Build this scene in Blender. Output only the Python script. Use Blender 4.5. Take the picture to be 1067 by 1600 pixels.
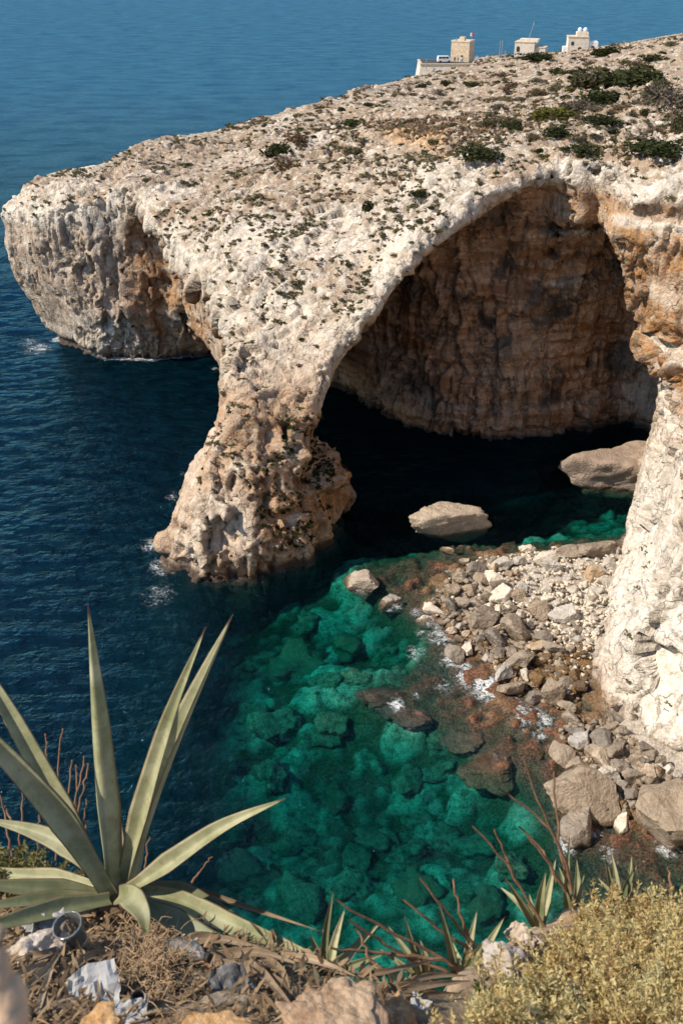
import bpy, bmesh, math, random, time
import numpy as np
import openvdb
from mathutils import Vector, Matrix, Euler
from mathutils.bvhtree import BVHTree

T0 = time.time()
random.seed(7)
RNG = np.random.default_rng(7)
SC = bpy.context.scene
for o in list(bpy.data.objects):
    bpy.data.objects.remove(o)
COL = SC.collection

# ------------------------------------------------------------------ camera
CAM_H = 60.0
PITCH = math.radians(30.0)
cam_d = bpy.data.cameras.new('camera')
cam = bpy.data.objects.new('camera', cam_d)
COL.objects.link(cam)
cam.location = (0, 0, CAM_H)
cam.rotation_euler = (math.radians(90) - PITCH, 0, 0)
cam_d.sensor_fit = 'VERTICAL'
cam_d.sensor_height = 36.0
cam_d.sensor_width = 24.0
cam_d.lens = 35.0
cam_d.clip_start = 0.05
cam_d.clip_end = 60000
cam_d.dof.use_dof = True
cam_d.dof.focus_distance = 70.0
cam_d.dof.aperture_fstop = 11.0
SC.camera = cam

# ------------------------------------------------------------------ light
SUN_AZ = -106.0      # degrees from straight ahead, negative = to the left
SUN_EL = 46.0
world = bpy.data.worlds.new('World')
SC.world = world
world.use_nodes = True
wn = world.node_tree
bg = wn.nodes['Background']
sky = wn.nodes.new('ShaderNodeTexSky')
sky.sky_type = 'NISHITA'
sky.sun_disc = False
sky.sun_elevation = math.radians(SUN_EL)
sky.sun_rotation = math.radians(SUN_AZ)
sky.air_density = 1.0
sky.dust_density = 0.15
sky.ozone_density = 2.0
wn.links.new(sky.outputs['Color'], bg.inputs['Color'])
bg.inputs['Strength'].default_value = 0.15
sun_d = bpy.data.lights.new('sun', 'SUN')
sun_d.energy = 5.0
sun_d.angle = math.radians(0.5)
sun_d.color = (1.0, 0.91, 0.77)
sun = bpy.data.objects.new('sun', sun_d)
COL.objects.link(sun)
_a, _e = math.radians(SUN_AZ), math.radians(SUN_EL)
SUN_DIR = Vector((math.sin(_a) * math.cos(_e), math.cos(_a) * math.cos(_e), math.sin(_e)))
sun.rotation_euler = SUN_DIR.to_track_quat('Z', 'Y').to_euler()
sun.location = (-60, 20, 120)
SC.view_settings.view_transform = 'Standard'
SC.view_settings.look = 'None'
SC.view_settings.exposure = 0.2
SC.view_settings.gamma = 1.0
SC.view_settings.use_curve_mapping = False
SC.render.engine = 'CYCLES'
cy = SC.cycles
cy.use_denoising = True
cy.max_bounces = 8
cy.diffuse_bounces = 3
cy.glossy_bounces = 2
cy.transmission_bounces = 3
cy.transparent_max_bounces = 10
cy.volume_bounces = 0
cy.sample_clamp_indirect = 6.0
cy.caustics_reflective = False
cy.caustics_refractive = False

# ------------------------------------------------------------------ measuring: a sight line from the viewpoint to a place
_FW = np.array([0, math.cos(PITCH), -math.sin(PITCH)])
_UP = np.array([0, math.sin(PITCH), math.cos(PITCH)])
_C = np.array([0, 0, CAM_H])
def sight(px, py):
    return _FW * 1555.0 + np.array([1.0, 0, 0]) * (px - 533.5) - _UP * (py - 800.0)
def at_z(px, py, z=0.0):
    v = sight(px, py); return _C + v * ((z - CAM_H) / v[2])
def at_y(px, py, y):
    v = sight(px, py); return _C + v * (y / v[1])
def at_w(px, py, w):
    return _C + sight(px, py) * (w / 1555.0)

# ------------------------------------------------------------------ helpers
def tag(o, label=None, cat=None, group=None, kind=None):
    if label: o['label'] = label
    if cat: o['category'] = cat
    if group: o['group'] = group
    if kind: o['kind'] = kind
    return o
def link(name, me, mat=None, parent=None, loc=None, rot=None, scale=None, smooth=False):
    o = bpy.data.objects.new(name, me)
    COL.objects.link(o)
    if mat is not None and me is not None and not me.materials:
        me.materials.append(mat)
    if parent is not None: o.parent = parent
    if loc is not None: o.location = loc
    if rot is not None: o.rotation_euler = rot
    if scale is not None: o.scale = scale
    if smooth: me.polygons.foreach_set('use_smooth', [True] * len(me.polygons))
    return o
def empty(name, loc=(0, 0, 0), rz=0.0):
    o = bpy.data.objects.new(name, None); COL.objects.link(o)
    o.location = loc; o.rotation_euler = (0, 0, rz); o.empty_display_size = 0.1
    return o
def mesh_np(name, V, F, smooth=True):
    """mesh from numpy arrays; F is (n,3) or (n,4)"""
    me = bpy.data.meshes.new(name)
    n, k = F.shape
    me.vertices.add(len(V)); me.vertices.foreach_set('co', np.ascontiguousarray(V, np.float32).ravel())
    me.loops.add(n * k); me.loops.foreach_set('vertex_index', np.ascontiguousarray(F, np.int32).ravel())
    me.polygons.add(n); me.polygons.foreach_set('loop_start', np.arange(0, n * k, k, dtype=np.int32))
    me.polygons.foreach_set('use_smooth', np.full(n, smooth))
    me.update(calc_edges=True); me.validate()
    return me
def set_attr(me, name, arr):
    a = me.attributes.new(name, 'FLOAT', 'POINT'); a.data.foreach_set('value', np.ascontiguousarray(arr, np.float32))

def _hash(i, j, k, seed):
    h = (i.astype(np.int64) * 374761393 + j.astype(np.int64) * 668265263 + k.astype(np.int64) * 2147483647 + seed * 1274126177) & 0xffffffff
    h = ((h ^ (h >> 13)) * 1274126177) & 0xffffffff
    h = ((h ^ (h >> 16)) * 2246822519) & 0xffffffff
    return ((h ^ (h >> 15)) & 0xffff).astype(np.float32) / 32767.5 - 1.0
def vnoise(P, size, seed=0):
    """smooth value noise at points P (n,3); size scalar or 3"""
    Q = P / np.asarray(size, np.float32)
    I = np.floor(Q); Fr = (Q - I).astype(np.float32); I = I.astype(np.int32)
    Fr = Fr * Fr * Fr * (Fr * (Fr * 6 - 15) + 10)
    out = 0
    for a in (0, 1):
        wa = Fr[:, 0] if a else 1 - Fr[:, 0]
        for b in (0, 1):
            wb = Fr[:, 1] if b else 1 - Fr[:, 1]
            for c in (0, 1):
                wc = Fr[:, 2] if c else 1 - Fr[:, 2]
                out = out + wa * wb * wc * _hash(I[:, 0] + a, I[:, 1] + b, I[:, 2] + c, seed)
    return out
def fbm(P, size, octs=4, seed=0, gain=0.5):
    s = np.asarray(size, np.float32); amp = 1.0; out = 0
    for o in range(octs):
        out = out + amp * vnoise(P + 17.3 * o, s, seed + o); s = s / 2.03; amp *= gain
    return out
def worley(P, size, seed=0, vec=False):
    """distance to nearest and second feature point (cells), and the cell id"""
    Q = P / np.asarray(size, np.float32); I = np.floor(Q).astype(np.int32); Fr = (Q - I).astype(np.float32)
    d1 = np.full(len(P), 9., np.float32); d2 = d1.copy(); cid = np.zeros(len(P), np.float32); dv = np.zeros((len(P), 3), np.float32)
    for a in (-1, 0, 1):
        for b in (-1, 0, 1):
            for c in (-1, 0, 1):
                J = I + np.array([a, b, c], np.int32)
                fx = .5 + .45 * _hash(J[:, 0], J[:, 1], J[:, 2], seed); fy = .5 + .45 * _hash(J[:, 0], J[:, 1], J[:, 2], seed + 1); fz = .5 + .45 * _hash(J[:, 0], J[:, 1], J[:, 2], seed + 2)
                D = np.stack([Fr[:, 0] - a - fx, Fr[:, 1] - b - fy, Fr[:, 2] - c - fz], 1); dd = np.sqrt((D * D).sum(1))
                m = dd < d1
                d2 = np.where(m, d1, np.minimum(d2, dd)); cid = np.where(m, _hash(J[:, 0], J[:, 1], J[:, 2], seed + 3), cid); d1 = np.where(m, dd, d1)
                if vec: dv = np.where(m[:, None], D, dv)
    return (d1, d2, cid, dv) if vec else (d1, d2, cid)
def smooth01(a, b, x):
    t = np.clip((x - a) / (b - a), 0, 1); return t * t * (3 - 2 * t)
def smin(a, b, k):
    h = np.clip(0.5 + 0.5 * (b - a) / k, 0, 1); return b + (a - b) * h - k * h * (1 - h)
def smax(a, b, k):
    return -smin(-a, -b, k)

class TPS:
    """thin plate spline z(x,y) through scattered points"""
    def __init__(s, pts, lam=0.3):
        P = np.asarray(pts, float); s.c = P[:, :2] / 50.0
        n = len(P); K = s._k(s.c, s.c) + lam * 1e-3 * np.eye(n)
        A = np.zeros((n + 3, n + 3)); A[:n, :n] = K; A[:n, n] = 1; A[:n, n+1:] = s.c; A[n, :n] = 1; A[n+1:, :n] = s.c.T
        s.w = np.linalg.solve(A, np.concatenate([P[:, 2], [0, 0, 0]]))
    @staticmethod
    def _k(a, b):
        r2 = ((a[:, None] - b[None])**2).sum(2); return 0.5 * r2 * np.log(r2 + 1e-12)
    def __call__(s, x, y):
        x, y = np.broadcast_arrays(np.asarray(x, float), np.asarray(y, float)); q = np.stack([x.ravel(), y.ravel()], 1) / 50.0
        out = np.empty(len(q))
        for i in range(0, len(q), 40000):
            c = q[i:i+40000]; out[i:i+40000] = s._k(c, s.c) @ s.w[:-3] + s.w[-3] + c @ s.w[-2:]
        return out.reshape(x.shape)
def poly_sd(poly, x, y):
    """signed distance (negative inside) to a plan polygon"""
    P = np.asarray(poly, np.float32)[:, :2]; x = x.astype(np.float32); y = y.astype(np.float32)
    d = np.full(x.shape, 1e9, np.float32); ins = np.zeros(x.shape, bool)
    for i in range(len(P)):
        ax, ay = P[i]; bx, by = P[(i + 1) % len(P)]
        ex, ey = bx - ax, by - ay; wx, wy = x - ax, y - ay
        t = np.clip((wx * ex + wy * ey) / (ex * ex + ey * ey + 1e-9), 0, 1)
        d = np.minimum(d, (wx - ex * t)**2 + (wy - ey * t)**2)
        c = ((ay > y) != (by > y)) & (x < (bx - ax) * (y - ay) / (by - ay + 1e-12) + ax)
        ins ^= c
    d = np.sqrt(d); return np.where(ins, -d, d)

# ------------------------------------------------------------------ the land: a height surface, a plan outline, an arch slab and its pier
TOP_PTS = [at_y(*map(float, s.split(','))) for s in '''5,322,162 60,290,165 120,272,168 200,262,172 235,230,186 300,212,195 370,198,203 430,181,212 500,160,228 560,140,248 620,127,270 680,117,300 720,103,345 800,95,350 880,85,345 950,77,330 1067,58,300
640,300,120 700,250,132 800,200,150 900,150,185 1000,100,240 640,150,245 560,170,205 500,220,175 500,260,155 350,280,160 250,290,160 560,350,122 560,450,107 530,560,98 640,380,108 330,400,125 280,340,140 340,530,108 330,460,116 380,560,103 340,640,98 330,700,95 300,780,92.5 260,870,90.5 400,880,89.3 480,860,91 510,780,94.5 495,680,96 505,620,97.5 930,262,113 1000,250,112 1067,240,111
430,300,140 430,400,118 430,500,107 430,600,100 420,700,95 400,800,91.5 200,300,152 235,370,140 280,430,127 310,480,117 335,530,107 338,600,99
520,600,98 545,545,99.5 590,480,102 640,415,105 700,360,108 760,315,110.5 820,280,112.5 870,262,114'''.split()]
TOP_PTS += [(60, 60, 47), (60, 100, 43), (36, 80, 44), (34, 50, 47), (34, 20, 53), (10, -2, 57.4), (-40, -12, 57), (100, 200, 44), (130, 260, 44), (170, 350, 40), (190, 100, 52), (100, 0, 60), (120, 420, 22), (60, 420, 20)]
TOP = TPS(TOP_PTS, 0.6)
MASS = [(-50.5, 159), (-45, 155), (-39, 153.3), (-30, 153.2), (-21, 156), (-10, 150), (-0.8, 141), (4, 134), (9, 127.5), (14.6, 124), (23, 122.6), (30, 124), (38, 129), (42, 127.5), (42, 121), (38.3, 112.5), (36.4, 106), (32.3, 98), (30.3, 93), (26.5, 85), (24.6, 78.7), (22.6, 73), (21.6, 69), (24, 65), (28.5, 60.5), (36, 52), (40, 44), (36, 30), (18, 9), (6, 1.2), (-8, -3), (-40, -16), (-90, -40), (-90, -90), (260, -90), (260, 520), (90, 470), (48, 400), (30, 345), (24, 300), (12, 270), (2.5, 248), (-6.5, 228), (-15.5, 212), (-23, 203), (-31, 195), (-38.5, 186), (-41, 174), (-49, 170), (-53.4, 165.5), (-54.0, 161.5)]
SLAB = [(-3.2, 92), (-2.6, 97), (-0.2, 100.1), (3.2, 102.5), (6.8, 105.6), (10.9, 108.7), (15.2, 111.3), (19.8, 113.2), (23.9, 114.3), (28, 114), (32, 111), (38, 108), (48, 118), (44, 150), (0, 170), (-34, 172), (-33, 154), (-30.5, 150), (-25.5, 140), (-19.3, 127), (-15.6, 117), (-12.6, 107), (-12.6, 99), (-14.2, 95), (-16, 91), (-10, 90)]
WX = lambda z, zs, vs: np.interp(z, zs, vs).astype(np.float32)

def lat1(c, s):
    """cubic B-spline weights of coordinates c on an infinite lattice with spacing s -> (i0, matrix)"""
    q = c / s; i0 = int(np.floor(q.min())) - 1; i1 = int(np.floor(q.max())) + 3
    M = np.zeros((len(c), i1 - i0 + 1), np.float32); b = np.floor(q).astype(int); t = (q - b)
    w = [(1 - t)**3 / 6, (3*t**3 - 6*t**2 + 4) / 6, (-3*t**3 + 3*t**2 + 3*t + 1) / 6, t**3 / 6]
    for k in range(4): M[np.arange(len(c)), b - 1 + k - i0] += w[k]
    return i0, M
def lat_noise(X, Y, Z, s, seed):
    s = np.broadcast_to(np.asarray(s, float), 3)
    (ix, A), (iy, B), (iz, D) = lat1(X, s[0]), lat1(Y, s[1]), lat1(Z, s[2])
    I, J, K = np.meshgrid(np.arange(A.shape[1]) + ix, np.arange(B.shape[1]) + iy, np.arange(D.shape[1]) + iz, indexing='ij')
    L = _hash(I, J, K, seed) * 1.8
    L = np.tensordot(L, D, (2, 1)); L = np.tensordot(L, B, (1, 1))      # (x, z, y)
    L = np.tensordot(A, L, (1, 0))                                       # (X, z, y)
    return np.ascontiguousarray(L.transpose(0, 2, 1)).astype(np.float32)

def land_sdf(X, Y, Z):
    x, y = np.meshgrid(X, Y, indexing='ij')
    h = TOP(x, y).astype(np.float32)
    step = X[1] - X[0]
    gx, gy = np.gradient(h, step); g = np.sqrt(1 + np.minimum(gx * gx + gy * gy, 6.0))
    z = Z.astype(np.float32)[None, None]
    dtop = (z - h[:, :, None]) / g[:, :, None]
    dm = poly_sd(MASS, x, y)
    # the flank on the right leans back, the nose on the left is undercut, the sea wears a notch
    wr = (smooth01(5, 18, x) * smooth01(110, 84, y)).astype(np.float32)
    lean = wr[:, :, None] * WX(Z, [-10, 0, 4, 9, 14, 22, 45], [-3, 0, 2.3, 4.6, 5.8, 7.0, 14])[None, None]
    wl = (smooth01(-34, -48, x) * smooth01(120, 140, y)).astype(np.float32)
    lean = lean + wl[:, :, None] * WX(Z, [-10, 0, 4, 8, 13, 17, 26], [3.4, 3.0, 2.6, 1.4, -0.2, -1.0, 0.2])[None, None]
    lean = lean + WX(Z, [-6, -0.6, 0.1, 0.9, 1.5, 2.2], [0, 0.2, 0.9, 0.9, 0.2, 0])[None, None]
    # the corner of the arch on the right is filled by a hanging mass
    wc = (smooth01(22, 27, x) * smooth01(97, 106, y) * smooth01(124, 114, y)).astype(np.float32)
    lean = lean + wc[:, :, None] * WX(Z, [8, 16, 23, 27, 31, 36, 44], [0, -0.3, -2.2, -4.6, -7.0, -6.2, -5.4])[None, None]
    wback = smooth01(-5, 5, x) * smooth01(100, 116, y) * smooth01(140, 128, y)
    lean = lean + wback.astype(np.float32)[:, :, None] * WX(Z, [0, 6, 14, 24, 34], [-0.4, 1.0, 1.6, 0.6, -2.5])[None, None]
    dmass = smax(dm[:, :, None] + lean, dtop, 1.2)
    if Y[-1] < 88 or Y[0] > 175 or X[0] > 55:
        d = dmass
    else:
        ds = poly_sd(SLAB, x, y)
        u = np.clip(-ds, 0, 14)
        th = (1.5 + 0.42 * u).astype(np.float32)
        th = th + 2.2 * smooth01(8, -6, x).astype(np.float32)
        th = th + (13.0 * smooth01(3.2, 5.5, -ds) * smooth01(-2.5, -6.5, x) * smooth01(103, 107, y) * smooth01(158, 148, y)).astype(np.float32)  # unseen curtain under the slab, added to block sun from the water behind
        slab = smax(ds[:, :, None] + 0.12 * (h[:, :, None] - z), np.abs(dtop + th[:, :, None] * .5) - th[:, :, None] * .5, 1.6)
        d = smin(dmass, slab, 4.0)
        zz = [-8, 0, 2, 4, 7, 10, 13, 18, 24]
        xl = WX(Z, zz, [-21, -19.9, -19.3, -18.6, -17.4, -15.4, -13.5, -12.4, -11.5])
        xr = WX(Z, zz, [2, -0.2, 0.2, 1.0, 0.2, -3.2, -4.0, -2.4, 0.0])
        cx = (xl + xr) / 2; hx = (xr - xl) / 2
        fr = WX(Z, zz, [88, 88.4, 89, 89.8, 91.2, 93, 95, 100, 107])
        hy = WX(Z, zz, [10, 8.6, 8.2, 7.8, 7.0, 6.2, 5.4, 5.0, 5.0])
        ax = np.abs(x[:, :, None] - cx) / hx; ay = np.abs(y[:, :, None] - (fr + hy) - 0.1 * (x[:, :, None] - cx) - 0.55 * np.maximum(x[:, :, None] - cx, 0)) / hy
        pier = ((ax**2.6 + ay**2.6)**(1 / 2.6) - 1) * np.minimum(hx, hy)
        pier = smax(pier, np.broadcast_to(z - 22, pier.shape), 2)
        pier = pier + WX(Z, [-6, -0.6, 0.1, 0.9, 1.5, 2.2], [0, 0.1, 0.7, 0.7, 0.1, 0])[None, None]
        d = smin(d, pier.astype(np.float32), 1.8)
    # relief: large buttresses, fluted faces, bedding ledges
    flat = smooth01(0.55, 0.25, (1 / g).astype(np.float32))[:, :, None]      # 1 where steep in plan height
    top = smooth01(-3.0, -0.6, dtop)                                          # near the upper surface
    n = 1.25 * lat_noise(X, Y, Z, (11, 11, 13), 11) + 0.5 * lat_noise(X, Y, Z, (4.6, 4.6, 9), 12)
    n *= (1 - 0.6 * top)
    n += 0.9 * (1 - top) * (np.abs(lat_noise(X, Y, Z, (2.6, 2.6, 8), 13)) - 0.35)
    n += 0.22 * lat_noise(X, Y, Z, (1.9, 1.9, 3.5), 14)
    bed = .8 * np.tanh(2.6 * lat_noise(X, Y, Z, (16, 16, 1.25), 15))
    wall_hi = smooth01(12, 24, z) * smooth01(20, 27, x)[:, :, None] * smooth01(135, 118, y)[:, :, None]
    n += bed * (0.25 + .95 * wall_hi) * (1 - 0.6 * top)
    n += top * 0.45 * lat_noise(X, Y, Z, (7, 5, 0.9), 16)
    return d + n * 0.8

def facet(c, dv):
    """each broken piece gets its own tilt"""
    g = np.stack([np.sin(c * 91.7), np.sin(c * 57.3 + 1), np.sin(c * 73.1 + 2)], 1); return (g * dv).sum(1)
def rock_detail(V, N, far=False):
    """broken faces, cracks and pits pushed along the normal; returns offset and a crack mask"""
    W = np.stack([vnoise(V, 2.4, 31), vnoise(V, 2.4, 32), vnoise(V, 2.4, 33)], 1) + .35 * np.stack([vnoise(V, .9, 34), vnoise(V, .9, 37), vnoise(V, .9, 38)], 1)
    slope = smooth01(.35, .7, N[:, 2])
    # blocks are taller than wide in the walls, long and low on the open slope
    a, b, c, dv = worley(V + W, (2.9, 2.7, 7.5), 41, True)
    e1 = smooth01(0.0, 0.09, b - a)
    amp = smooth01(-.6, .5, vnoise(V, 9, 35))
    off = (.8 + .6 * (1 - slope)) * amp * facet(c, dv) + .28 * amp * c - .34 * amp * (1 - e1)
    U = np.stack([V[:, 0] * .8 + V[:, 1] * .6, V[:, 1] * .8 - V[:, 0] * .6, V[:, 2]], 1) + W
    led = 1 - np.abs(fbm(U, (9, 2.6, 2.2), 3, 36))
    off += slope * .6 * smooth01(.6, 1.0, led) * smooth01(-.6, .4, vnoise(V, 7, 39))
    flute = 1 - np.abs(fbm(V + .5 * W, (1.35, 1.35, 7.0), 3, 43)); off -= (1 - .6 * slope) * .85 * smooth01(.78, 1.0, flute) * smooth01(-.4, .3, vnoise(V, 8, 44))
    if not far:
        a, b, c, dv = worley(V + .5 * W, (1.1, 1.05, 2.8), 51, True)
        e2 = smooth01(0.0, 0.13, b - a)
        amp2 = smooth01(-.1, .5, vnoise(V, 5, 52)) * (.6 + .4 * (1 - slope))
        off += amp2 * (.5 * facet(c, dv) + .1 * c - .16 * (1 - e2))
        off += -.2 * smooth01(.5, .95, vnoise(V, (1.0, 1.0, 1.3), 61)) * smooth01(-.1, .5, vnoise(V, 6, 63)) + .07 * fbm(V, .8, 2, 62)
        rg = smooth01(22, 27, V[:, 0]) * smooth01(122, 114, V[:, 1]) * smooth01(15, 22, V[:, 2]) * (1 - slope); off = off * (1 + .9 * rg)
        return off, np.maximum(.8 * (1 - e1) * amp, .7 * (1 - e2) * amp2)
    return off, (1 - e1) * .6 * amp

def build_land(name, x0, x1, y0, y1, z0, z1, step, detail=True):
    X = np.arange(x0, x1 + step, step); Y = np.arange(y0, y1 + step, step); Z = np.arange(z0, z1 + step, step)
    D = land_sdf(X, Y, Z)
    lim = 3 * step
    g = openvdb.FloatGrid(lim)
    g.copyFromArray(np.clip(D, -lim, lim).astype(np.float32)); del D
    V, Q = g.convertToQuads(0.0)
    V = V.astype(np.float32) * step + np.array([X[0], Y[0], Z[0]], np.float32)
    # drop the skirt that closes the grid at its own borders
    c = V[Q].mean(1); e = 0.9 * step
    keep = (c[:, 0] > X[0] + e) & (c[:, 0] < X[-1] - e) & (c[:, 1] > Y[0] + e) & (c[:, 1] < Y[-1] - e) & (c[:, 2] > Z[0] + e)
    Q = Q[keep]
    used = np.unique(Q); mp = np.full(len(V), -1); mp[used] = np.arange(len(used)); V = V[used]; Q = mp[Q]
    N = np.zeros_like(V); fn = np.cross(V[Q[:, 2]] - V[Q[:, 0]], V[Q[:, 3]] - V[Q[:, 1]])
    for k in range(4): np.add.at(N, Q[:, k], fn)
    N /= np.linalg.norm(N, axis=1, keepdims=True) + 1e-9
    return V, Q, N
# ------------------------------------------------------------------ materials
class NT:
    """short hand for building node trees"""
    def __init__(s, name):
        s.m = bpy.data.materials.new(name); s.m.use_nodes = True; s.t = s.m.node_tree; s.t.nodes.clear()
        s.out = s.t.nodes.new('ShaderNodeOutputMaterial')
    def n(s, typ, **kw):
        nd = s.t.nodes.new('ShaderNode' + typ)
        for k, v in kw.items():
            if k.startswith('i_'):
                key = k[2:]; key = int(key) if key.isdigit() else key.replace('_', ' ')
                s.put(nd.inputs[key], v)
            else: setattr(nd, k, v)
        return nd
    def put(s, sock, v):
        if hasattr(v, 'outputs'): v = v.outputs[0]
        if isinstance(v, bpy.types.NodeSocket): s.t.links.new(v, sock)
        else:
            if sock.type == 'RGBA' and len(v) == 3: v = (*v, 1)
            sock.default_value = v
    def math(s, op, a, b=0.0, c=None, clamp=False):
        nd = s.n('Math', operation=op, use_clamp=clamp); s.put(nd.inputs[0], a); s.put(nd.inputs[1], b)
        if c is not None: s.put(nd.inputs[2], c)
        return nd.outputs[0]
    def mix(s, f, a, b, blend='MIX'):
        nd = s.n('Mix', data_type='RGBA', blend_type=blend); s.put(nd.inputs[0], f); s.put(nd.inputs[6], a); s.put(nd.inputs[7], b)
        return nd.outputs[2]
    def ramp(s, f, lo, hi):
        nd = s.n('MapRange', interpolation_type='SMOOTHSTEP'); s.put(nd.inputs[0], f); nd.inputs[1].default_value = lo; nd.inputs[2].default_value = hi
        return nd.outputs[0]
    def pos(s):
        return s.n('NewGeometry').outputs['Position']
    def obj(s):
        return s.n('TexCoord').outputs['Object']
    def scale(s, v, k):
        nd = s.n('Mapping'); s.put(nd.inputs[0], v); nd.inputs['Scale'].default_value = k if hasattr(k, '__len__') else (k, k, k); return nd.outputs[0]
    def noise(s, v, sc, det=4.0, rough=0.55, dist=0.0):
        nd = s.n('TexNoise'); s.put(nd.inputs['Vector'], v); nd.inputs['Scale'].default_value = sc; nd.inputs['Detail'].default_value = det
        nd.inputs['Roughness'].default_value = rough; nd.inputs['Distortion'].default_value = dist; return nd.outputs[0]
    def vor(s, v, sc, feat='F1', out=0):
        nd = s.n('TexVoronoi', feature=feat); s.put(nd.inputs['Vector'], v); nd.inputs['Scale'].default_value = sc; return nd.outputs[out]
    def attr(s, name):
        return s.n('Attribute', attribute_name=name).outputs['Fac']
    def bump(s, h, strength=0.5, dist=0.1, nrm=None):
        nd = s.n('Bump'); s.put(nd.inputs['Height'], h); nd.inputs['Strength'].default_value = strength; nd.inputs['Distance'].default_value = dist
        if nrm is not None: s.put(nd.inputs['Normal'], nrm)
        return nd.outputs[0]
    def pbr(s, col, rough=0.9, nrm=None, spec=0.3, **kw):
        p = s.n('BsdfPrincipled'); s.put(p.inputs['Base Color'], col); s.put(p.inputs['Roughness'], rough); p.inputs['Specular IOR Level'].default_value = spec
        if nrm is not None: s.put(p.inputs['Normal'], nrm)
        for k, v in kw.items(): s.put(p.inputs[k.replace('_', ' ')], v)
        s.t.links.new(p.outputs[0], s.out.inputs['Surface']); return p
def plain(name, col, rough=0.85, var=0.25, sc=8.0, spec=0.3, **kw):
    t = NT(name); n = t.noise(t.obj(), sc, 5)
    dark = tuple(c * (1 - var) for c in col); light = tuple(min(1, c * (1 + var)) for c in col)
    t.pbr(t.mix(t.ramp(n, .3, .7), dark, light), rough, t.bump(t.noise(t.obj(), sc * 5, 4), .3, .01), spec, **kw); return t.m

def rock_material():
    t = NT('limestone'); P = t.pos()
    w1 = t.noise(P, 0.35, 6, .6); w2 = t.noise(P, 1.7, 6, .65, .4); w3 = t.noise(P, 7.0, 5, .65)
    streak = t.noise(t.scale(P, (1.3, 1.3, 0.16)), 1.0, 5, .6)
    cream = t.mix(t.ramp(w2, .3, .7), (.52, .43, .33), (.82, .735, .615))
    cream = t.mix(t.math('MULTIPLY', t.ramp(t.noise(P, .2, 6, .62), .52, .64), .5), cream, t.mix(w3, (.38, .255, .155), (.58, .44, .31)))
    grey = t.mix(t.ramp(w3, .3, .7), (.30, .265, .23), (.54, .485, .425))
    c = t.mix(t.math('MULTIPLY', t.ramp(t.math('ADD', t.math('MULTIPLY', w1, .6), t.math('MULTIPLY', streak, .5)), .46, .66), t.attr('grey')), cream, grey)
    c = t.mix(t.math('MULTIPLY', t.attr('pale'), .85), c, t.mix(t.ramp(w2, .3, .7), (.60, .52, .42), (.84, .77, .67)))
    och = t.mix(t.ramp(w2, .3, .72), (.30, .125, .042), (.52, .29, .125))
    och = t.mix(t.ramp(t.noise(t.scale(P, (.5, .5, 2.2)), 1.0, 5), .50, .66), och, (.48, .34, .22))
    c = t.mix(t.math('MULTIPLY', t.attr('ochre'), t.ramp(t.math('ADD', w1, t.math('MULTIPLY', w2, .35)), .42, .72)), c, och)
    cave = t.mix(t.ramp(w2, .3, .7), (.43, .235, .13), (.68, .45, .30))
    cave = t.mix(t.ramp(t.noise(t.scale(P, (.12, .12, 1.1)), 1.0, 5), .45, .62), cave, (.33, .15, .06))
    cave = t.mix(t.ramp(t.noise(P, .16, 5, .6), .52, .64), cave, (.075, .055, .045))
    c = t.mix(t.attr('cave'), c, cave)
    # lichen and soil specks
    c = t.mix(t.math('MULTIPLY', t.ramp(t.math('ADD', t.noise(P, .85, 8, .74, .4), t.math('MULTIPLY_ADD', t.attr('soil'), .16, -.115)), .47, .545), t.attr('soil')), c, t.mix(w3, (.25, .17, .11), (.47, .35, .245)))
    c = t.mix(t.math('MULTIPLY', t.ramp(w3, .55, .72), .5), c, (.16, .14, .115))
    c = t.mix(t.attr('path'), c, t.mix(w2, (.50, .30, .15), (.64, .45, .28)))
    c = t.mix(t.math('MULTIPLY', t.attr('crack'), .55), c, (.15, .115, .085))
    st = t.ramp(t.noise(t.scale(P, (.8, .8, .07)), 1.0, 6, .66), .52, .66)
    c = t.mix(t.math('MULTIPLY', t.math('MULTIPLY', st, t.attr('wall')), .7), c, (.10, .08, .062))
    c = t.mix(t.attr('tide'), c, t.mix(t.ramp(w3, .3, .7), (.03, .022, .018), (.09, .06, .045)))
    hgt = t.math('ADD', t.math('MULTIPLY', t.noise(P, 1.6, 8, .68), 1.0), t.math('MULTIPLY', t.vor(P, 3.2), -.5))
    hgt = t.math('ADD', hgt, t.math('MULTIPLY', t.vor(t.scale(P, (1, 1, 1.6)), 7.5), -.22))
    wp = t.n('VectorMath', operation='ADD'); t.put(wp.inputs[0], t.scale(P, (1, 1, .6))); ws = t.n('VectorMath', operation='SCALE'); t.put(ws.inputs[0], t.n('TexNoise', i_Vector=P, i_Scale=.9, i_Detail=4.0).outputs['Color']); ws.inputs['Scale'].default_value = 1.6; t.put(wp.inputs[1], ws.outputs[0])
    line = t.ramp(t.vor(wp.outputs[0], .62, 'DISTANCE_TO_EDGE'), .045, .0); line = t.math('MULTIPLY', line, t.ramp(t.noise(P, .3, 3), .42, .6))
    c = t.mix(t.math('MULTIPLY', line, .6), c, (.11, .085, .065)); hgt = t.math('SUBTRACT', hgt, t.math('MULTIPLY', line, .8))
    t.pbr(c, .95, t.bump(hgt, .65, .33), .15)
    return t.m
M_ROCK = rock_material()

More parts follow.
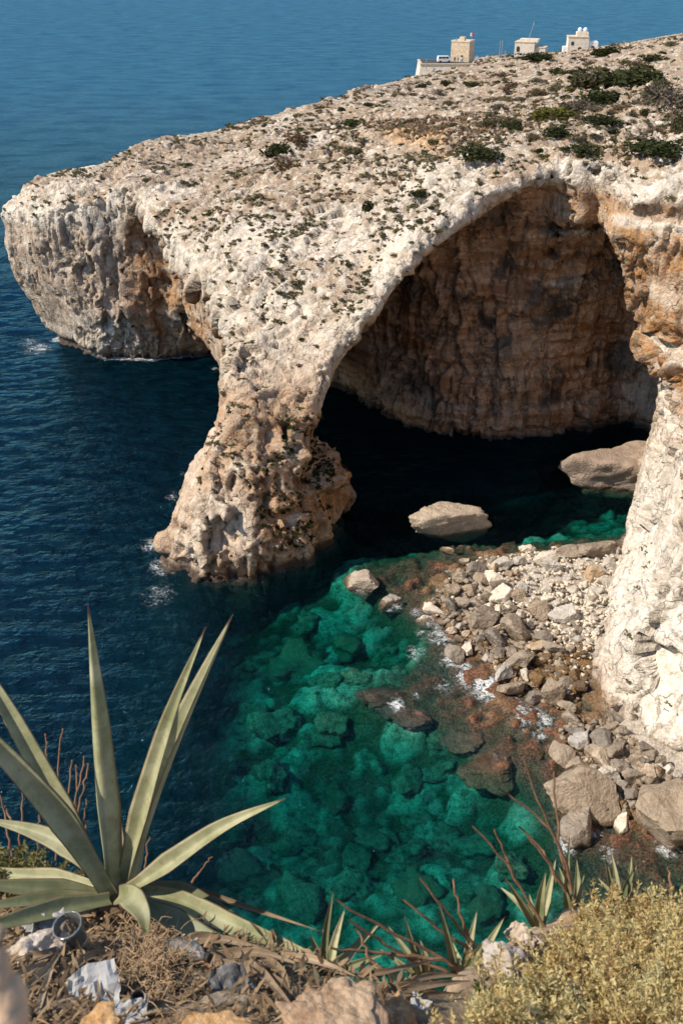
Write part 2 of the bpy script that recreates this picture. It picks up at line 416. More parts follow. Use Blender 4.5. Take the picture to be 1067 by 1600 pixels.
def land_attrs(me, V, N, crack):
    P = V; x, y, z = V.T
    n1 = vnoise(P, 6, 71); n2 = vnoise(P, 14, 72); n3 = vnoise(P, (5, 5, 2.2), 73)
    steep = smooth01(.62, .25, N[:, 2])
    head = smooth01(-8, -14, x) * smooth01(125, 145, y)
    right = smooth01(22, 26, x) * smooth01(128, 118, y)
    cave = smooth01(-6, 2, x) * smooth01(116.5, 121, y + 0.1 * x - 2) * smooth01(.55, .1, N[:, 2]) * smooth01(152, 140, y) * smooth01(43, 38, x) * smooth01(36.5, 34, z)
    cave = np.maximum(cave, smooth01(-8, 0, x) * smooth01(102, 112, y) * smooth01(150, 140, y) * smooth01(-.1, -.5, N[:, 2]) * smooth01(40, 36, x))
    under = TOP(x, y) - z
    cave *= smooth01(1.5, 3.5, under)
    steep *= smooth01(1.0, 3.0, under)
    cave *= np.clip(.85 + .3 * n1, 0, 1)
    och = steep * np.clip(.15 + .75 * smooth01(.1, -.35, N[:, 2]) + .5 * n2, 0, 1)
    och = np.maximum(och, right * smooth01(10, 22, z) * steep * (.85 + .5 * n3))
    och = np.maximum(och, head * steep * smooth01(-.15, .4, n2 + .6 * smooth01(-38, -24, x) * smooth01(26, 8, z) + .9 * smooth01(-49, -54, x) * smooth01(17, 9, z)) * .9)
    pier = smooth01(0, 4, -np.maximum(np.abs(x + 9) - 16, np.abs(y - 97) - 14))
    och = np.maximum(och, pier * smooth01(27, 14, z) * (.75 + .25 * steep) * (.8 + .6 * n1))
    och = np.clip(och, 0, 1) * (1 - right * smooth01(14, 8, z) * smooth01(104, 94, y))
    grey = np.clip(.45 + .35 * steep + .4 * n1, 0, 1); grey = np.maximum(grey, head * steep * .95)
    och *= 1 - .6 * head * smooth01(-30, -36, x)
    grey *= 1 - .85 * right * smooth01(24, 14, z) * smooth01(112, 104, y)
    pale = right * smooth01(26, 14, z) * smooth01(112, 104, y) * smooth01(1.2, 3.5, z + 1.5 * n1)
    soil = smooth01(.4, .75, N[:, 2]) * np.clip(.6 + smooth01(-10, 35, x) * .35 + .4 * n1 + .35 * smooth01(118, 150, y), 0, 1)
    d = poly_sd([tuple(at_y(*q)[:2]) for q in PATH_PX], x, y) + 1.6 * n1
    path = smooth01(1.2, -1.2, d) * smooth01(.4, .7, N[:, 2])
    tide = smooth01(1.15, .35, z + .45 * n3) * .95
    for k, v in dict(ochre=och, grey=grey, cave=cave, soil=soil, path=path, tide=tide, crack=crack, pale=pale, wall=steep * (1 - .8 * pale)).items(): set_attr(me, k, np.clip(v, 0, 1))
PATH_PX = [(560, 198, 180), (640, 205, 168), (690, 225, 150), (705, 262, 131), (690, 275, 128), (650, 255, 138), (600, 225, 160)]

LAND = []      # (vertices, quads, normals) for resting things on the ground
def make_land(name, *box, far=False):
    V, Q, N = build_land(name, *box)
    off, crack = rock_detail(V, N, far)
    V = V + N * off[:, None]
    me = mesh_np(name, V, Q)
    fn = np.cross(V[Q[:, 2]] - V[Q[:, 0]], V[Q[:, 3]] - V[Q[:, 1]]); N2 = np.zeros_like(V)
    for k in range(4): np.add.at(N2, Q[:, k], fn)
    N2 /= np.linalg.norm(N2, axis=1, keepdims=True) + 1e-9
    land_attrs(me, V, N, crack)
    o = link(name, me, M_ROCK); tag(o, kind='structure')
    LAND.append((V, Q))
    return o
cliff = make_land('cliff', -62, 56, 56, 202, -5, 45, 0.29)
hill = make_land('hillside', -40, 200, 199, 480, -3, 54, 0.85, far=True)
hill2 = make_land('hillside', 54.6, 180, 40, 201, -3, 66, 0.95, far=True)
near = make_land('viewpoint_cliff', -70, 58, -40, 58, -5, 56, 0.95, far=True)
print('land', [len(v) for v, q in LAND], time.time() - T0)
BVH = [BVHTree.FromPolygons([tuple(p) for p in V], Q.tolist()) for V, Q in LAND[:3]]
print('bvh', time.time() - T0)
def ground_px(px, py):
    v = Vector(sight(px, py)).normalized(); best = None
    for b in BVH:
        h = b.ray_cast(Vector(_C), v)
        if h[0] is not None and (best is None or h[3] < best[3]): best = h
    return best           # location, normal, index, distance
# ------------------------------------------------------------------ sea bed, beach and sea
BED_PX = '''100,700,-16 100,1000,-16 200,1200,-13 150,1400,-12 300,950,-11 330,1050,-7.5 300,1300,-8 320,1450,-7 420,960,-5.2 400,1100,-4.6 400,1200,-4.8 400,1400,-5.5 480,950,-4 550,950,-3.4 600,1000,-3.2 640,1010,-2.6
560,1090,-1.6 600,1105,-0.7 650,1090,-0.6 700,1080,-0.5 700,1150,-0.9 750,1185,-0.7 830,1180,-0.5 830,1220,-0.7 620,1180,-3.6 700,1230,-3.4 760,1300,-3.6 780,1420,-2.6 600,1350,-4 500,1250,-4.8 560,905,-0.9 600,935,-0.8 650,900,-0.55 690,865,-0.7 640,862,-2.2
800,848,-0.7 900,820,-4.2 980,800,-4.4 760,800,-7 600,800,-12 800,740,-11 650,970,-0.35 690,1000,-0.25 700,935,0.25 760,890,0.5 860,880,0.7 940,875,0.9 900,950,1.0 800,975,0.45 760,1050,-0.1 820,1080,-0.05 900,1060,0.15 860,1130,-0.2 890,1180,0.1 960,1200,0.6 1010,1160,0.9 900,1300,-0.4 980,1340,-0.4 1060,1350,-0.5 880,1370,-1.2 520,1000,-4.2 470,1350,-5.2 680,1400,-3.2 0,1500,-12'''
BED = TPS([tuple(at_z(a, b, c)[:2]) + (c,) for a, b, c in (map(float, s.split(',')) for s in BED_PX.split())], 2.0)
def bed_parts(x, y):
    P = np.stack([x.ravel(), y.ravel(), np.zeros(x.size)], 1).astype(np.float32)
    z0 = np.clip(BED(x, y), -17, 1.6).ravel()
    far = np.maximum(smooth01(30, 42, np.abs(P[:, 0] - 10)), np.maximum(smooth01(96, 118, P[:, 1]) * smooth01(30, 20, P[:, 0]), smooth01(36, 26, P[:, 1])))
    z0 = z0 * (1 - far) + np.minimum(z0, -13) * far
    amp = smooth01(-.4, -2.6, z0)
    W = np.stack([vnoise(P, 1.3, 81), vnoise(P, 1.3, 82), 0 * P[:, 0]], 1)
    a, b, c = worley(P + .35 * W, (3.1, 3.1, 9), 83)
    dome = np.sqrt(np.clip(1 - (a / .72)**2, 0, 1)) * (.5 + .5 * c)
    a2, b2, c2 = worley(P + .25 * W, (1.3, 1.3, 9), 87)
    dome2 = np.sqrt(np.clip(1 - (a2 / .72)**2, 0, 1)) * (.5 + .5 * c2)
    big = smooth01(-.5, .5, vnoise(P, 7, 89))
    z = z0 + amp * (dome * 1.9 * (.35 + .65 * big) + dome2 * .55 - .75) + (.12 + .4 * (1 - amp)) * fbm(P, .9, 4, 91)
    z = np.where(z0 < -.3, np.minimum(z, -.05 + .2 * vnoise(P, 2, 92)), z)
    lump = np.clip(amp * (dome * (.4 + .6 * big) + .35 * dome2), 0, 1)
    return z, z0, lump
def grid_mesh(name, xs, ys, zf):
    x, y = np.meshgrid(xs, ys, indexing='ij'); z, ex = zf(x, y)
    V = np.stack([x.ravel(), y.ravel(), z.ravel()], 1)
    n, m = len(xs), len(ys); i = (np.arange(n - 1)[:, None] * m + np.arange(m - 1)[None]).ravel()
    me = mesh_np(name, V, np.stack([i, i + m, i + m + 1, i + 1], 1))
    for k, v in ex.items(): set_attr(me, k, v.ravel())
    return me
def bed_z(x, y):
    z, z0, lump = bed_parts(x, y)
    return z, dict(depth=z0, lump=lump)
def spread(lo, hi, step, a, b, grow=1.35):
    c = list(np.arange(lo, hi + step / 2, step)); s = step; v = c[-1]
    while v < b: s *= grow; v += s; c.append(v)
    s = step; v = c[0]
    while v > a: s *= grow; v -= s; c.insert(0, v)
    return np.array(c)
def bed_material():
    t = NT('sea_bed'); P = t.pos(); n = t.noise(P, 1.1, 6, .65); n2 = t.noise(P, 5.0, 5, .7); dep = t.attr('depth'); lump = t.attr('lump')
    weed = t.mix(t.ramp(n2, .3, .7), (.02, .03, .012), (.12, .13, .055))
    pale = t.mix(t.ramp(n2, .25, .7), (.17, .22, .13), (.50, .57, .40))
    c = t.mix(t.math('MULTIPLY', t.ramp(lump, .05, .5), t.ramp(n, .25, .6)), weed, pale)
    brown = t.mix(t.ramp(n2, .3, .72), (.045, .019, .012), (.30, .145, .085))
    brown = t.mix(t.ramp(t.noise(P, 2.3, 5, .6), .55, .7), brown, (.15, .135, .065))
    c = t.mix(t.ramp(t.math('ADD', dep, t.math('MULTIPLY', n, 1.4)), -.9, -.1), c, brown)
    wet = t.mix(t.ramp(n2, .3, .7), (.10, .05, .022), (.30, .20, .11))
    c = t.mix(t.ramp(t.math('ADD', dep, t.math('MULTIPLY', n, .3)), -.05, .25), c, wet)
    dry = t.mix(t.ramp(n2, .3, .7), (.34, .28, .22), (.66, .58, .48))
    c = t.mix(t.ramp(t.math('ADD', dep, t.math('MULTIPLY', n, .3)), .45, .75), c, dry)
    t.pbr(c, .8, t.bump(t.noise(P, 4.0, 7, .7), .9, .25), .2); return t.m
bed = link('sea_bed', grid_mesh('sea_bed', spread(-32, 46, .3, -400, 400), spread(34, 122, .3, 10, 600), bed_z), bed_material())
tag(bed, kind='structure')
bme = bed.data; bv = np.empty(len(bme.vertices) * 3, np.float32); bme.vertices.foreach_get('co', bv); bv = bv.reshape(-1, 3)
bq = np.empty(len(bme.polygons) * 4, np.int32); bme.loops.foreach_get('vertex_index', bq)
BVH_BED = BVHTree.FromPolygons(bv.tolist(), bq.reshape(-1, 4).tolist())
print('bed', time.time() - T0)

FOAM_PX = [(258, 885, 2.4, .6), (240, 850, 1.8, .62), (250, 930, 2.4, .5), (275, 775, 1.6, .5), (290, 740, 1.2, .4), (60, 545, 3.0, .6), (45, 535, 2.4, .5), (335, 575, .8, .6), (520, 585, .8, .3),
           (760, 1072, 2.0, 1.0), (705, 1030, 1.5, .8), (675, 970, 1.3, .75), (650, 955, 1.2, .6), (725, 1060, 1.6, .7), (815, 1125, 1.3, .75), (840, 1150, 1.0, .6), (745, 1055, 1.0, .9), (770, 1090, 1.0, .9), (690, 995, 1.6, .75), (660, 990, 1.0, .6), (615, 948, 1.0, .66), (720, 1040, 1.4, .75), (850, 1125, 1.2, .75), (620, 1100, .9, .95), (650, 1085, 1.0, .5), (835, 1110, 1.2, .7), (800, 1100, 1.3, .7),
           (568, 918, 1.1, .75), (680, 935, 1.2, .6), (650, 1020, 1.3, .6), (880, 1320, 1.0, .85), (930, 1300, .8, .6), (1040, 1325, 1.0, .9), (950, 1335, 1.2, .55), (700, 890, 1.0, .5), (690, 1070, 1.6, .5), (640, 1140, 1.2, .35), (780, 1180, 1.5, .35), (880, 1300, 1.0, .6)]
SX, SY = np.arange(-70, 54, .5), np.arange(50, 190, .5)
_d0 = land_sdf(SX, SY, np.array([0.0]))[:, :, 0]
def sea_z(x, y):
    P = np.stack([x.ravel(), y.ravel(), 0 * x.ravel()], 1).astype(np.float32)
    near = (np.abs(P[:, 0]) < 110) & (P[:, 1] < 330) & (P[:, 1] > 20)
    z0 = np.full(len(P), -16.0)
    z0[near] = bed_parts(P[near, 0], P[near, 1])[1]
    deep = smooth01(-5, -11.5, z0) * .975 + .025
    foam = np.zeros(len(P))
    for px, py, r, s in FOAM_PX:
        q = at_z(px, py); foam = np.maximum(foam, s * np.exp(-((P[:, 0] - q[0])**2 + ((P[:, 1] - q[1]) * .8)**2) / (r * r)))
    shore = smooth01(-1.1, -.2, z0) * smooth01(.35, .0, z0)
    foam = np.maximum(foam, .2 * shore)
    i = np.rint((P[:, 0] + 70) / .5).astype(int); j = np.rint((P[:, 1] - 50) / .5).astype(int); ok = (i >= 0) & (i < len(SX)) & (j >= 0) & (j < len(SY))
    ring = np.zeros(len(P)); ring[ok] = np.exp(-np.maximum(_d0[i[ok], j[ok]] - .3, 0) / .7) * (_d0[i[ok], j[ok]] > -1)
    foam = np.maximum(foam, ring * np.clip(.42 + .45 * vnoise(P, 5, 97), 0, .8) * smooth01(6, -6, P[:, 0]))
    z = np.zeros(len(P)); z[near] = .07 * fbm(P[near], (3.4, 2.2, 3), 3, 95)
    return z.reshape(x.shape), dict(deep=deep, foam=foam, teal=smooth01(-14.5, -8, z0), open=smooth01(150, 520, P[:, 1]))
def sea_material():
    t = NT('sea_water'); P = t.pos()
    w = t.math('ADD', t.math('MULTIPLY', t.noise(t.scale(P, (1, 1.35, 1)), .8, 3, .5, .3), 1.0), t.math('MULTIPLY', t.noise(t.scale(P, (1, 1.5, 1)), 2.4, 5, .62, .6), .42))
    w = t.math('ADD', w, t.math('MULTIPLY', t.noise(t.scale(P, (.05, .09, 1)), 1.0, 2), 1.3))
    nrm = t.bump(w, 1.0, .5)
    chop = t.ramp(t.noise(t.scale(P, (1, 1.4, 1)), .33, 5, .6), .35, .68)
    deepc = t.mix(chop, (.0003, .0045, .008), (.001, .0115, .019))
    deepc = t.mix(t.attr('teal'), deepc, (.0004, .0125, .0155))
    deepc = t.mix(t.attr('open'), deepc, t.mix(chop, (.0075, .043, .098), (.012, .060, .135)))  # far water: bluer offshore, plus sky reflection brightness put into the body colour
    n = t.noise(P, 1.0, 6, .7, .8)
    fil = t.noise(P, 1.5, 8, .72, 1.2)
    fil = t.math('SUBTRACT', 1.0, t.math('MULTIPLY', t.math('ABSOLUTE', t.math('SUBTRACT', fil, .5)), 9.0))
    foam = t.math('ADD', t.math('MULTIPLY', fil, .35), t.math('MULTIPLY', t.noise(P, 6.0, 6, .8, .6), .7))
    foam = t.math('ADD', foam, t.math('MULTIPLY', t.math('SUBTRACT', n, .5), 1.1))
    foam = t.math('MULTIPLY', t.ramp(t.math('ADD', foam, t.math('MULTIPLY', t.attr('foam'), .62)), .82, 1.3), t.ramp(t.attr('foam'), .1, .5))
    foam = t.math('MULTIPLY', foam, .85)
    tr = t.n('BsdfTransparent', i_Color=(.96, .99, .99)); df = t.n('BsdfDiffuse', i_Color=deepc, i_Normal=nrm)
    body = t.n('MixShader', i_0=t.attr('deep'), i_1=tr.outputs[0], i_2=df.outputs[0])
    fr = t.math('MULTIPLY', t.ramp(t.noise(t.scale(P, (.06, .11, 1)), 1.0, 6, .68), .1, .85), 1.55)
    fr = t.math('MINIMUM', t.n('Fresnel', i_IOR=1.33, i_Normal=nrm).outputs[0], t.math('MULTIPLY', fr, .58)); gl = t.n('BsdfGlossy', i_Roughness=.06, i_Normal=nrm, i_Color=(.20, .50, .76))
    s = t.n('MixShader', i_0=fr, i_1=body.outputs[0], i_2=gl.outputs[0])
    wh = t.n('BsdfDiffuse', i_Color=(.82, .84, .83))
    s = t.n('MixShader', i_0=foam, i_1=s.outputs[0], i_2=wh.outputs[0])
    t.t.links.new(s.outputs[0], t.out.inputs['Surface'])
    ab = t.n('VolumeAbsorption', i_Color=(0.0, .826, .834), i_Density=.46)
    t.t.links.new(ab.outputs[0], t.out.inputs['Volume'])
    return t.m
sea = link('sea', grid_mesh('sea', spread(-70, 50, .5, -30000, 30000), spread(30, 190, .5, -200, 40000), sea_z), sea_material())
tag(sea, kind='structure')
print('sea', time.time() - T0)
# ------------------------------------------------------------------ rocks
def stone_dirs(sub):
    bm = bmesh.new(); bmesh.ops.create_icosphere(bm, subdivisions=sub, radius=1.0)
    V = np.array([v.co[:] for v in bm.verts], np.float32); F = np.array([[v.index for v in f.verts] for f in bm.faces]); bm.free(); return V, F
DIRS = {k: stone_dirs(k) for k in (1, 2, 3, 4, 5)}
def stone_mesh(name, seed, sub=3, planes=11, rough=.06, sharp=14.0, edge=0):
    """a broken block: half spaces cut from a ball, weathered by noise, about 1 across each way"""
    r = np.random.default_rng(seed); D, F = DIRS[sub]
    n = r.normal(size=(planes, 3)); n /= np.linalg.norm(n, axis=1, keepdims=True); d = r.uniform(.45, .95, planes)
    c = np.clip(D @ n.T, .02, 1); rad = 1 / ((((c / d)**sharp).sum(1) + (1 / 1.25)**sharp)**(1 / sharp))
    P = D * rad[:, None]
    P = P * (1 + rough * fbm(P + seed * 3.1, .55, 4, seed)[:, None] + .5 * rough * fbm(P + seed, .16, 2, seed + 9)[:, None])
    P /= (P.max(0) - P.min(0)); P -= (P.max(0) + P.min(0)) / 2
    me = mesh_np(name, P, F, smooth=True)
    if edge: me.set_sharp_from_angle(angle=math.radians(edge))
    return me
def stone_material(name, lo, hi, sc=1.0, wet=0.0, bump=.5, algae=None):
    t = NT(name); P = t.scale(t.pos(), sc)
    rnd = t.n('ObjectInfo').outputs['Random']
    n = t.noise(P, 1.1, 6, .65); n2 = t.noise(P, 5, 6, .7)
    c = t.mix(t.ramp(t.math('ADD', n, t.math('MULTIPLY', n2, .4)), .4, .95), lo, hi)
    c = t.mix(t.math('MULTIPLY', t.ramp(n2, .56, .75), .5), c, tuple(v * .4 for v in lo))
    hsv = t.n('HueSaturation'); t.put(hsv.inputs['Color'], c); t.put(hsv.inputs['Value'], t.math('MULTIPLY_ADD', rnd, .55, .72)); t.put(hsv.inputs['Saturation'], t.math('MULTIPLY_ADD', rnd, .5, .75))
    c = hsv.outputs[0]
    z = t.n('SeparateXYZ'); t.put(z.inputs[0], t.pos())
    line = t.ramp(t.math('ADD', z.outputs[2], t.math('MULTIPLY', n, -.5)), .12, -.12)
    c = t.mix(t.math('MULTIPLY', line, .85) if not wet else wet, c, algae or (.13, .075, .035))
    t.pbr(c, .9 if not wet else .45, t.bump(t.math('ADD', t.noise(P, 3, 7, .7), t.math('MULTIPLY', t.vor(P, 4), -.4)), bump * 1.5, .3 / sc), .2); return t.m
M_GREY = stone_material('grey_stone', (.185, .148, .112), (.38, .31, .24))
M_PALE = stone_material('pale_stone', (.45, .385, .315), (.72, .64, .53))
M_TAN = stone_material('tan_stone', (.36, .28, .20), (.56, .45, .34))
M_OCHRE = stone_material('ochre_stone', (.42, .27, .14), (.62, .46, .30))
M_WET = stone_material('wet_stone', (.10, .06, .03), (.26, .165, .085), wet=.25)
M_ALGAE = stone_material('algae_stone', (.07, .034, .022), (.28, .145, .09), wet=.3)
SHAPES = [stone_mesh('boulder', 100 + i, 4, 8 + i % 5, .1, 60, 24) for i in range(12)]
SMALL = [stone_mesh('stone', 200 + i, 3, 7 + i % 4, .06, 90, 24) for i in range(8)]
TINY = [stone_mesh('pebble', 300 + i, 1, 7, .04, 60, 20) for i in range(5)]
_used = {}
def variant(me, mat):
    k = (me.name, mat.name)
    if k not in _used:
        c = me.copy(); c.materials.clear(); c.materials.append(mat); _used[k] = c
    return _used[k]
def shore_z(x, y):
    z = -9.0
    for b in (BVH[0], BVH_BED):
        h = b.ray_cast(Vector((x, y, 6 if b is BVH_BED else 3.0)), Vector((0, 0, -1)))
        if h[0] is not None: z = max(z, h[0].z)
    return z
def rock_at(px, py, w, h, mat, i, name='boulder', big=False, sink=.25, lift=0.0, shapes=None, squash=1.0):
    """a boulder whose outline is about w x h pixels of the photograph round (px, py), resting on shore or bed"""
    z = 0.3
    for _ in range(3):
        p = at_z(px, py + h * .25, z); z = max(shore_z(p[0], p[1]), -1.2)
    dist = np.linalg.norm(p - _C) * 1.0
    k = dist / 1555.0
    sx = w * k; sz = h * k * .95 * squash; sy = max(sx * .62, min(sz * 1.1, sx * 1.5)) if w >= h else sz * 1.15
    if h > w: sz = sx * .95
    me = variant((shapes or SHAPES)[i % len(shapes or SHAPES)], mat)
    o = link(name, me, loc=(p[0], p[1], z + sz * (.5 - sink) + lift), scale=(sx * 1.06, sy * 1.06, sz * 1.06))
    r = np.random.default_rng(i * 7 + 1)
    o.rotation_euler = (r.uniform(-.2, .2), r.uniform(-.2, .2), r.uniform(-.45, .45))
    return o
PLACED = []     # pixel discs taken by rocks
# single rocks first
def special(name, seed, sub, planes, rough, loc, dims, rot, mat, label, cat='boulder', sharp=34):
    me = stone_mesh(name, seed, sub, planes, rough, sharp); me.materials.append(mat)
    o = link(name, me, loc=loc, scale=dims, rot=rot); tag(o, label, cat); return o
c = at_z(702, 828, 0)
special('boulder', 4, 5, 9, .10, (c[0], c[1] + .6, .9), (10.2, 5.2, 4.4), (.05, .04, .05), M_TAN, 'large tan boulder standing alone in the dark water in front of the cave mouth')
c = at_z(955, 762, 0)
special('boulder', 11, 5, 10, .09, (c[0] + 1.4, c[1] + 1.6, 1.3), (15.0, 9.5, 10.4), (.05, -.3, .2), stone_material('warm_stone', (.36, .22, .13), (.60, .43, .30)), 'large ochre boulder leaning on the foot of the right hand cliff inside the cave')
for q in [(702, 818, 150, 60), (955, 735, 140, 110)]: PLACED.append(q)
NAMED = [(908, 1236, 108, 74, M_GREY, 1, 'long grey boulder with a pale streak, lying below the small boulder pile'),
 (1034, 1268, 96, 112, M_GREY, 5, 'largest grey boulder, at the foot of the white cliff beside the frame edge'),
 (898, 1292, 46, 62, M_GREY, 3, 'ragged pointed grey boulder standing in the surf below the long grey boulder'),
 (568, 912, 58, 50, M_TAN, 8, 'weed stained boulder washed by waves nearest the arch pier'),
 (612, 946, 40, 34, M_TAN, 9, 'low wave washed rock just below the stained boulder near the pier'),
 (877, 1167, 38, 48, M_GREY, 2, 'tall pointed grey boulder at the upper left of the lower pile'),
 (803, 982, 48, 46, M_GREY, 6, 'darkest angular boulder in the middle of the beach'),
 (925, 860, 66, 28, M_GREY, 7, 'long flat grey slab at the back of the beach'),
 (889, 869, 44, 26, M_GREY, 4, 'rounded grey boulder touching the long flat slab'),
 (923, 896, 28, 30, M_OCHRE, 10, 'orange block lying among the white pebbles'),
 (679, 944, 40, 22, M_PALE, 0, 'pale boxy block at the waterline on the left end of the beach'),
 (709, 1018, 30, 36, M_GREY, 2, 'egg shaped grey boulder standing in the foam'),
 (797, 1071, 42, 26, M_GREY, 7, 'grey boulder lying just right of the white foam patch'),
 (787, 1046, 24, 38, M_PALE, 9, 'upright pale boulder above the white foam patch'),
 (825, 858, 26, 16, M_PALE, 8, 'lone pale rock in the dark shallows behind the beach'),
 (662, 968, 26, 20, M_PALE, 1, 'small pale boulder leftmost at the waterline under the boxy block')]
NAMED_AT = []; TONE_ = {'grey_stone': 'grey', 'pale_stone': 'pale', 'tan_stone': 'tan', 'ochre_stone': 'ochre'}
for i, (px, py, w, h, m, sh, lab) in enumerate(NAMED):
    o = rock_at(px, py, w, h, m, sh, sink=.2); tag(o, lab, 'boulder'); PLACED.append((px, py, w, h)); NAMED_AT.append((None, px, py, TONE_[m.name] + ' boulder', ''))
MEDIUM = '''904,1159,28,24 936,1153,27,32 921,1173,18,24 939,1186,28,30 957,1167,24,26 897,1194,32,22 946,1211,34,26 965,1194,20,24 990,1189,20,17 987,1213,32,24 1010,1205,18,18 1026,1207,18,16 970,1285,18,28 959,1255,15,14 898,1143,22,13 892,1124,25,24 948,1138,26,18 972,1230,18,16 926,1204,20,16
755,961,38,36 839,958,30,26 773,914,28,28 742,889,28,20 755,905,30,22 782,931,38,18 731,922,22,18 704,922,20,22 704,944,18,18 767,875,14,13 787,881,32,20 811,878,22,14 820,889,28,14 850,877,36,22 862,886,28,24 950,881,16,20 847,991,22,20 880,961,40,22 890,977,38,20 836,1010,28,13 865,1012,22,26 887,1015,18,14 815,1030,38,24 820,1052,16,22 833,1088,32,24 859,1081,36,30 857,1042,20,14 881,1067,28,18 884,1103,24,16 729,1014,15,18 776,1021,20,16 796,1018,16,20 772,997,30,26 770,982,28,14 793,950,30,14 778,958,16,14 788,970,18,14 806,938,24,16 823,859,24,13 719,860,18,12 698,860,20,11 725,878,15,11 716,907,20,16 722,946,22,16 743,953,20,15 756,932,18,14 724,930,14,12 812,962,20,15 826,975,14,13 745,975,18,13 735,965,14,12 815,918,15,12 838,905,16,12 760,950,14,12 705,985,16,11 690,970,14,10'''
ANCHORS = [(908, 1236, 'the long grey boulder'), (1034, 1268, 'the largest grey boulder'), (877, 1167, 'the tall pointed boulder'), (803, 982, 'the darkest angular boulder'), (925, 860, 'the long flat slab'), (889, 869, 'the rounded boulder by the slab'), (923, 896, 'the orange block'),
           (679, 944, 'the pale boxy block'), (709, 1018, 'the egg shaped boulder'), (797, 1071, 'the boulder by the white foam'), (787, 1046, 'the upright pale boulder')]
ITEMS = []      # (object or None, where it shows in the photograph, kind words, label shared when nothing singles it out)
def name_by_place(items, anchors):
    """'second nearest grey boulder above the orange block': rank within a direction from a landmark"""
    def sector(dx, dy):
        a = math.degrees(math.atan2(-dy, dx)) % 360
        return ['to the right of', 'to the upper right of', 'straight above', 'to the upper left of', 'to the left of', 'to the lower left of', 'straight below', 'to the lower right of'][int((a + 22.5) // 45) % 8]
    tab = {}
    for i, (o, px, py, kind, lab) in enumerate(items):
        for k, (ax, ay, nm) in enumerate(anchors):
            d = math.hypot(px - ax, py - ay)
            if d > 4: tab.setdefault((k, sector(px - ax, py - ay), kind), []).append((d, i))
    best = {}
    for (k, sec, kind), l in tab.items():
        for r, (d, i) in enumerate(sorted(l)[:3]):
            c = (r * 90 + d, ('nearest', 'second nearest', 'third nearest')[r] + ' ' + kind + ' ' + sec + ' ' + anchors[k][2])
            if i not in best or c < best[i]: best[i] = c
    for i, (o, px, py, kind, lab) in enumerate(items):
        if o is not None: o['label'] = best[i][1] if i in best and best[i][0] < 330 else lab
TONE = {'grey_stone': 'grey', 'pale_stone': 'pale', 'tan_stone': 'tan', 'ochre_stone': 'ochre', 'wet_stone': 'wet brown'}
for i, q in enumerate(MEDIUM.split()):
    px, py, w, h = map(float, q.split(',')); w *= 1.16; h *= 1.16
    pale = px > 770 and py < 935 or i % 6 == 0
    m = M_PALE if pale else (M_TAN if i % 7 == 3 else M_GREY)
    o = rock_at(px, py, w, h, m, i + 3, sink=.18); PLACED.append((px, py, w, h))
    tn = TONE[m.name]; ITEMS.append((o, px, py, tn + ' boulder', '%s boulder in the pile' % tn))
    tag(o, '%s boulder in the pile below the arch' % tn, 'boulder', 'boulders of the lower pile' if py > 1110 else 'boulders of the beach pile')
# fill the beach with stones, smaller towards the cliff
BEACH = [(655, 962), (700, 905), (742, 872), (800, 868), (880, 858), (955, 855), (985, 872), (955, 960), (925, 1010), (915, 1075), (890, 1112), (850, 1100), (800, 1085), (765, 1040), (735, 1010), (700, 990)]
LOWER = [(870, 1145), (900, 1118), (950, 1130), (1010, 1170), (1060, 1215), (1000, 1225), (985, 1270), (950, 1260), (930, 1215), (885, 1195)]
def inside(poly, px, py):
    c = False
    for i in range(len(poly)):
        (ax, ay), (bx, by) = poly[i - 1], poly[i]
        if (ay > py) != (by > py) and px < (bx - ax) * (py - ay) / (by - ay) + ax: c = not c
    return c
def free(px, py, r, k=.8):
    for (qx, qy, w, h) in PLACED:
        if ((px - qx) / (w * .5 * k + r))**2 + ((py - qy) / (h * .5 * k + r))**2 < 1: return False
    return True
R = random.Random(5)
cnt = 0
for tries in range(14000):
    if cnt >= 240: break
    px, py = R.uniform(650, 1060), R.uniform(850, 1275)
    b = inside(BEACH, px, py); l = inside(LOWER, px, py)
    if not (b or l): continue
    white = smooth01(0, 60, (px - 770) * .5 - (py - 930) * .45) if b else 0
    w = R.uniform(11, 27) * (1 - .35 * white) * (1 - .25 * (tries > 3500) - .25 * (tries > 8000)); h = w * R.uniform(.6, .9)
    if not free(px, py, w * .42): continue
    wetz = b and py > 1020 and px > 815
    m = M_WET if wetz and R.random() < .8 else (M_PALE if R.random() < .08 + .8 * white else (M_TAN if R.random() < .2 else M_GREY))
    o = rock_at(px, py, w, h, m, cnt, name='stone', sink=.12, shapes=SMALL); PLACED.append((px, py, w, h)); cnt += 1
    low = l and not b; tn = TONE[m.name]; lab = 'small %s stone among the boulders %s' % (tn, 'of the lower pile' if low else 'of the beach below the arch')
    tag(o, lab, 'stone', 'small %s stones %s' % (tn, 'of the lower pile' if low else 'on the beach')); ITEMS.append((o, px, py, ('small %s stone' if tn != 'wet brown' else '%s stone') % tn, lab))
name_by_place(ITEMS + NAMED_AT, ANCHORS)
print('stones', cnt, time.time() - T0)
def joined(name, base, xf, mat, smooth=True, **kw):
    """many transformed copies of small meshes as one mesh: xf = list of (mesh index, 4x4)"""
    VV, FF, off = [], [], 0
    data = [(np.array([v.co[:] for v in m.vertices], np.float32), np.array([list(p.vertices) for p in m.polygons])) for m in base]
    for k, M in xf:
        v, f = data[k]; M = np.array(M); VV.append(v @ M[:3, :3].T + M[:3, 3]); FF.append(f + off); off += len(v)
    me = mesh_np(name, np.concatenate(VV), np.concatenate(FF), smooth); o = link(name, me, mat); tag(o, **kw); return o
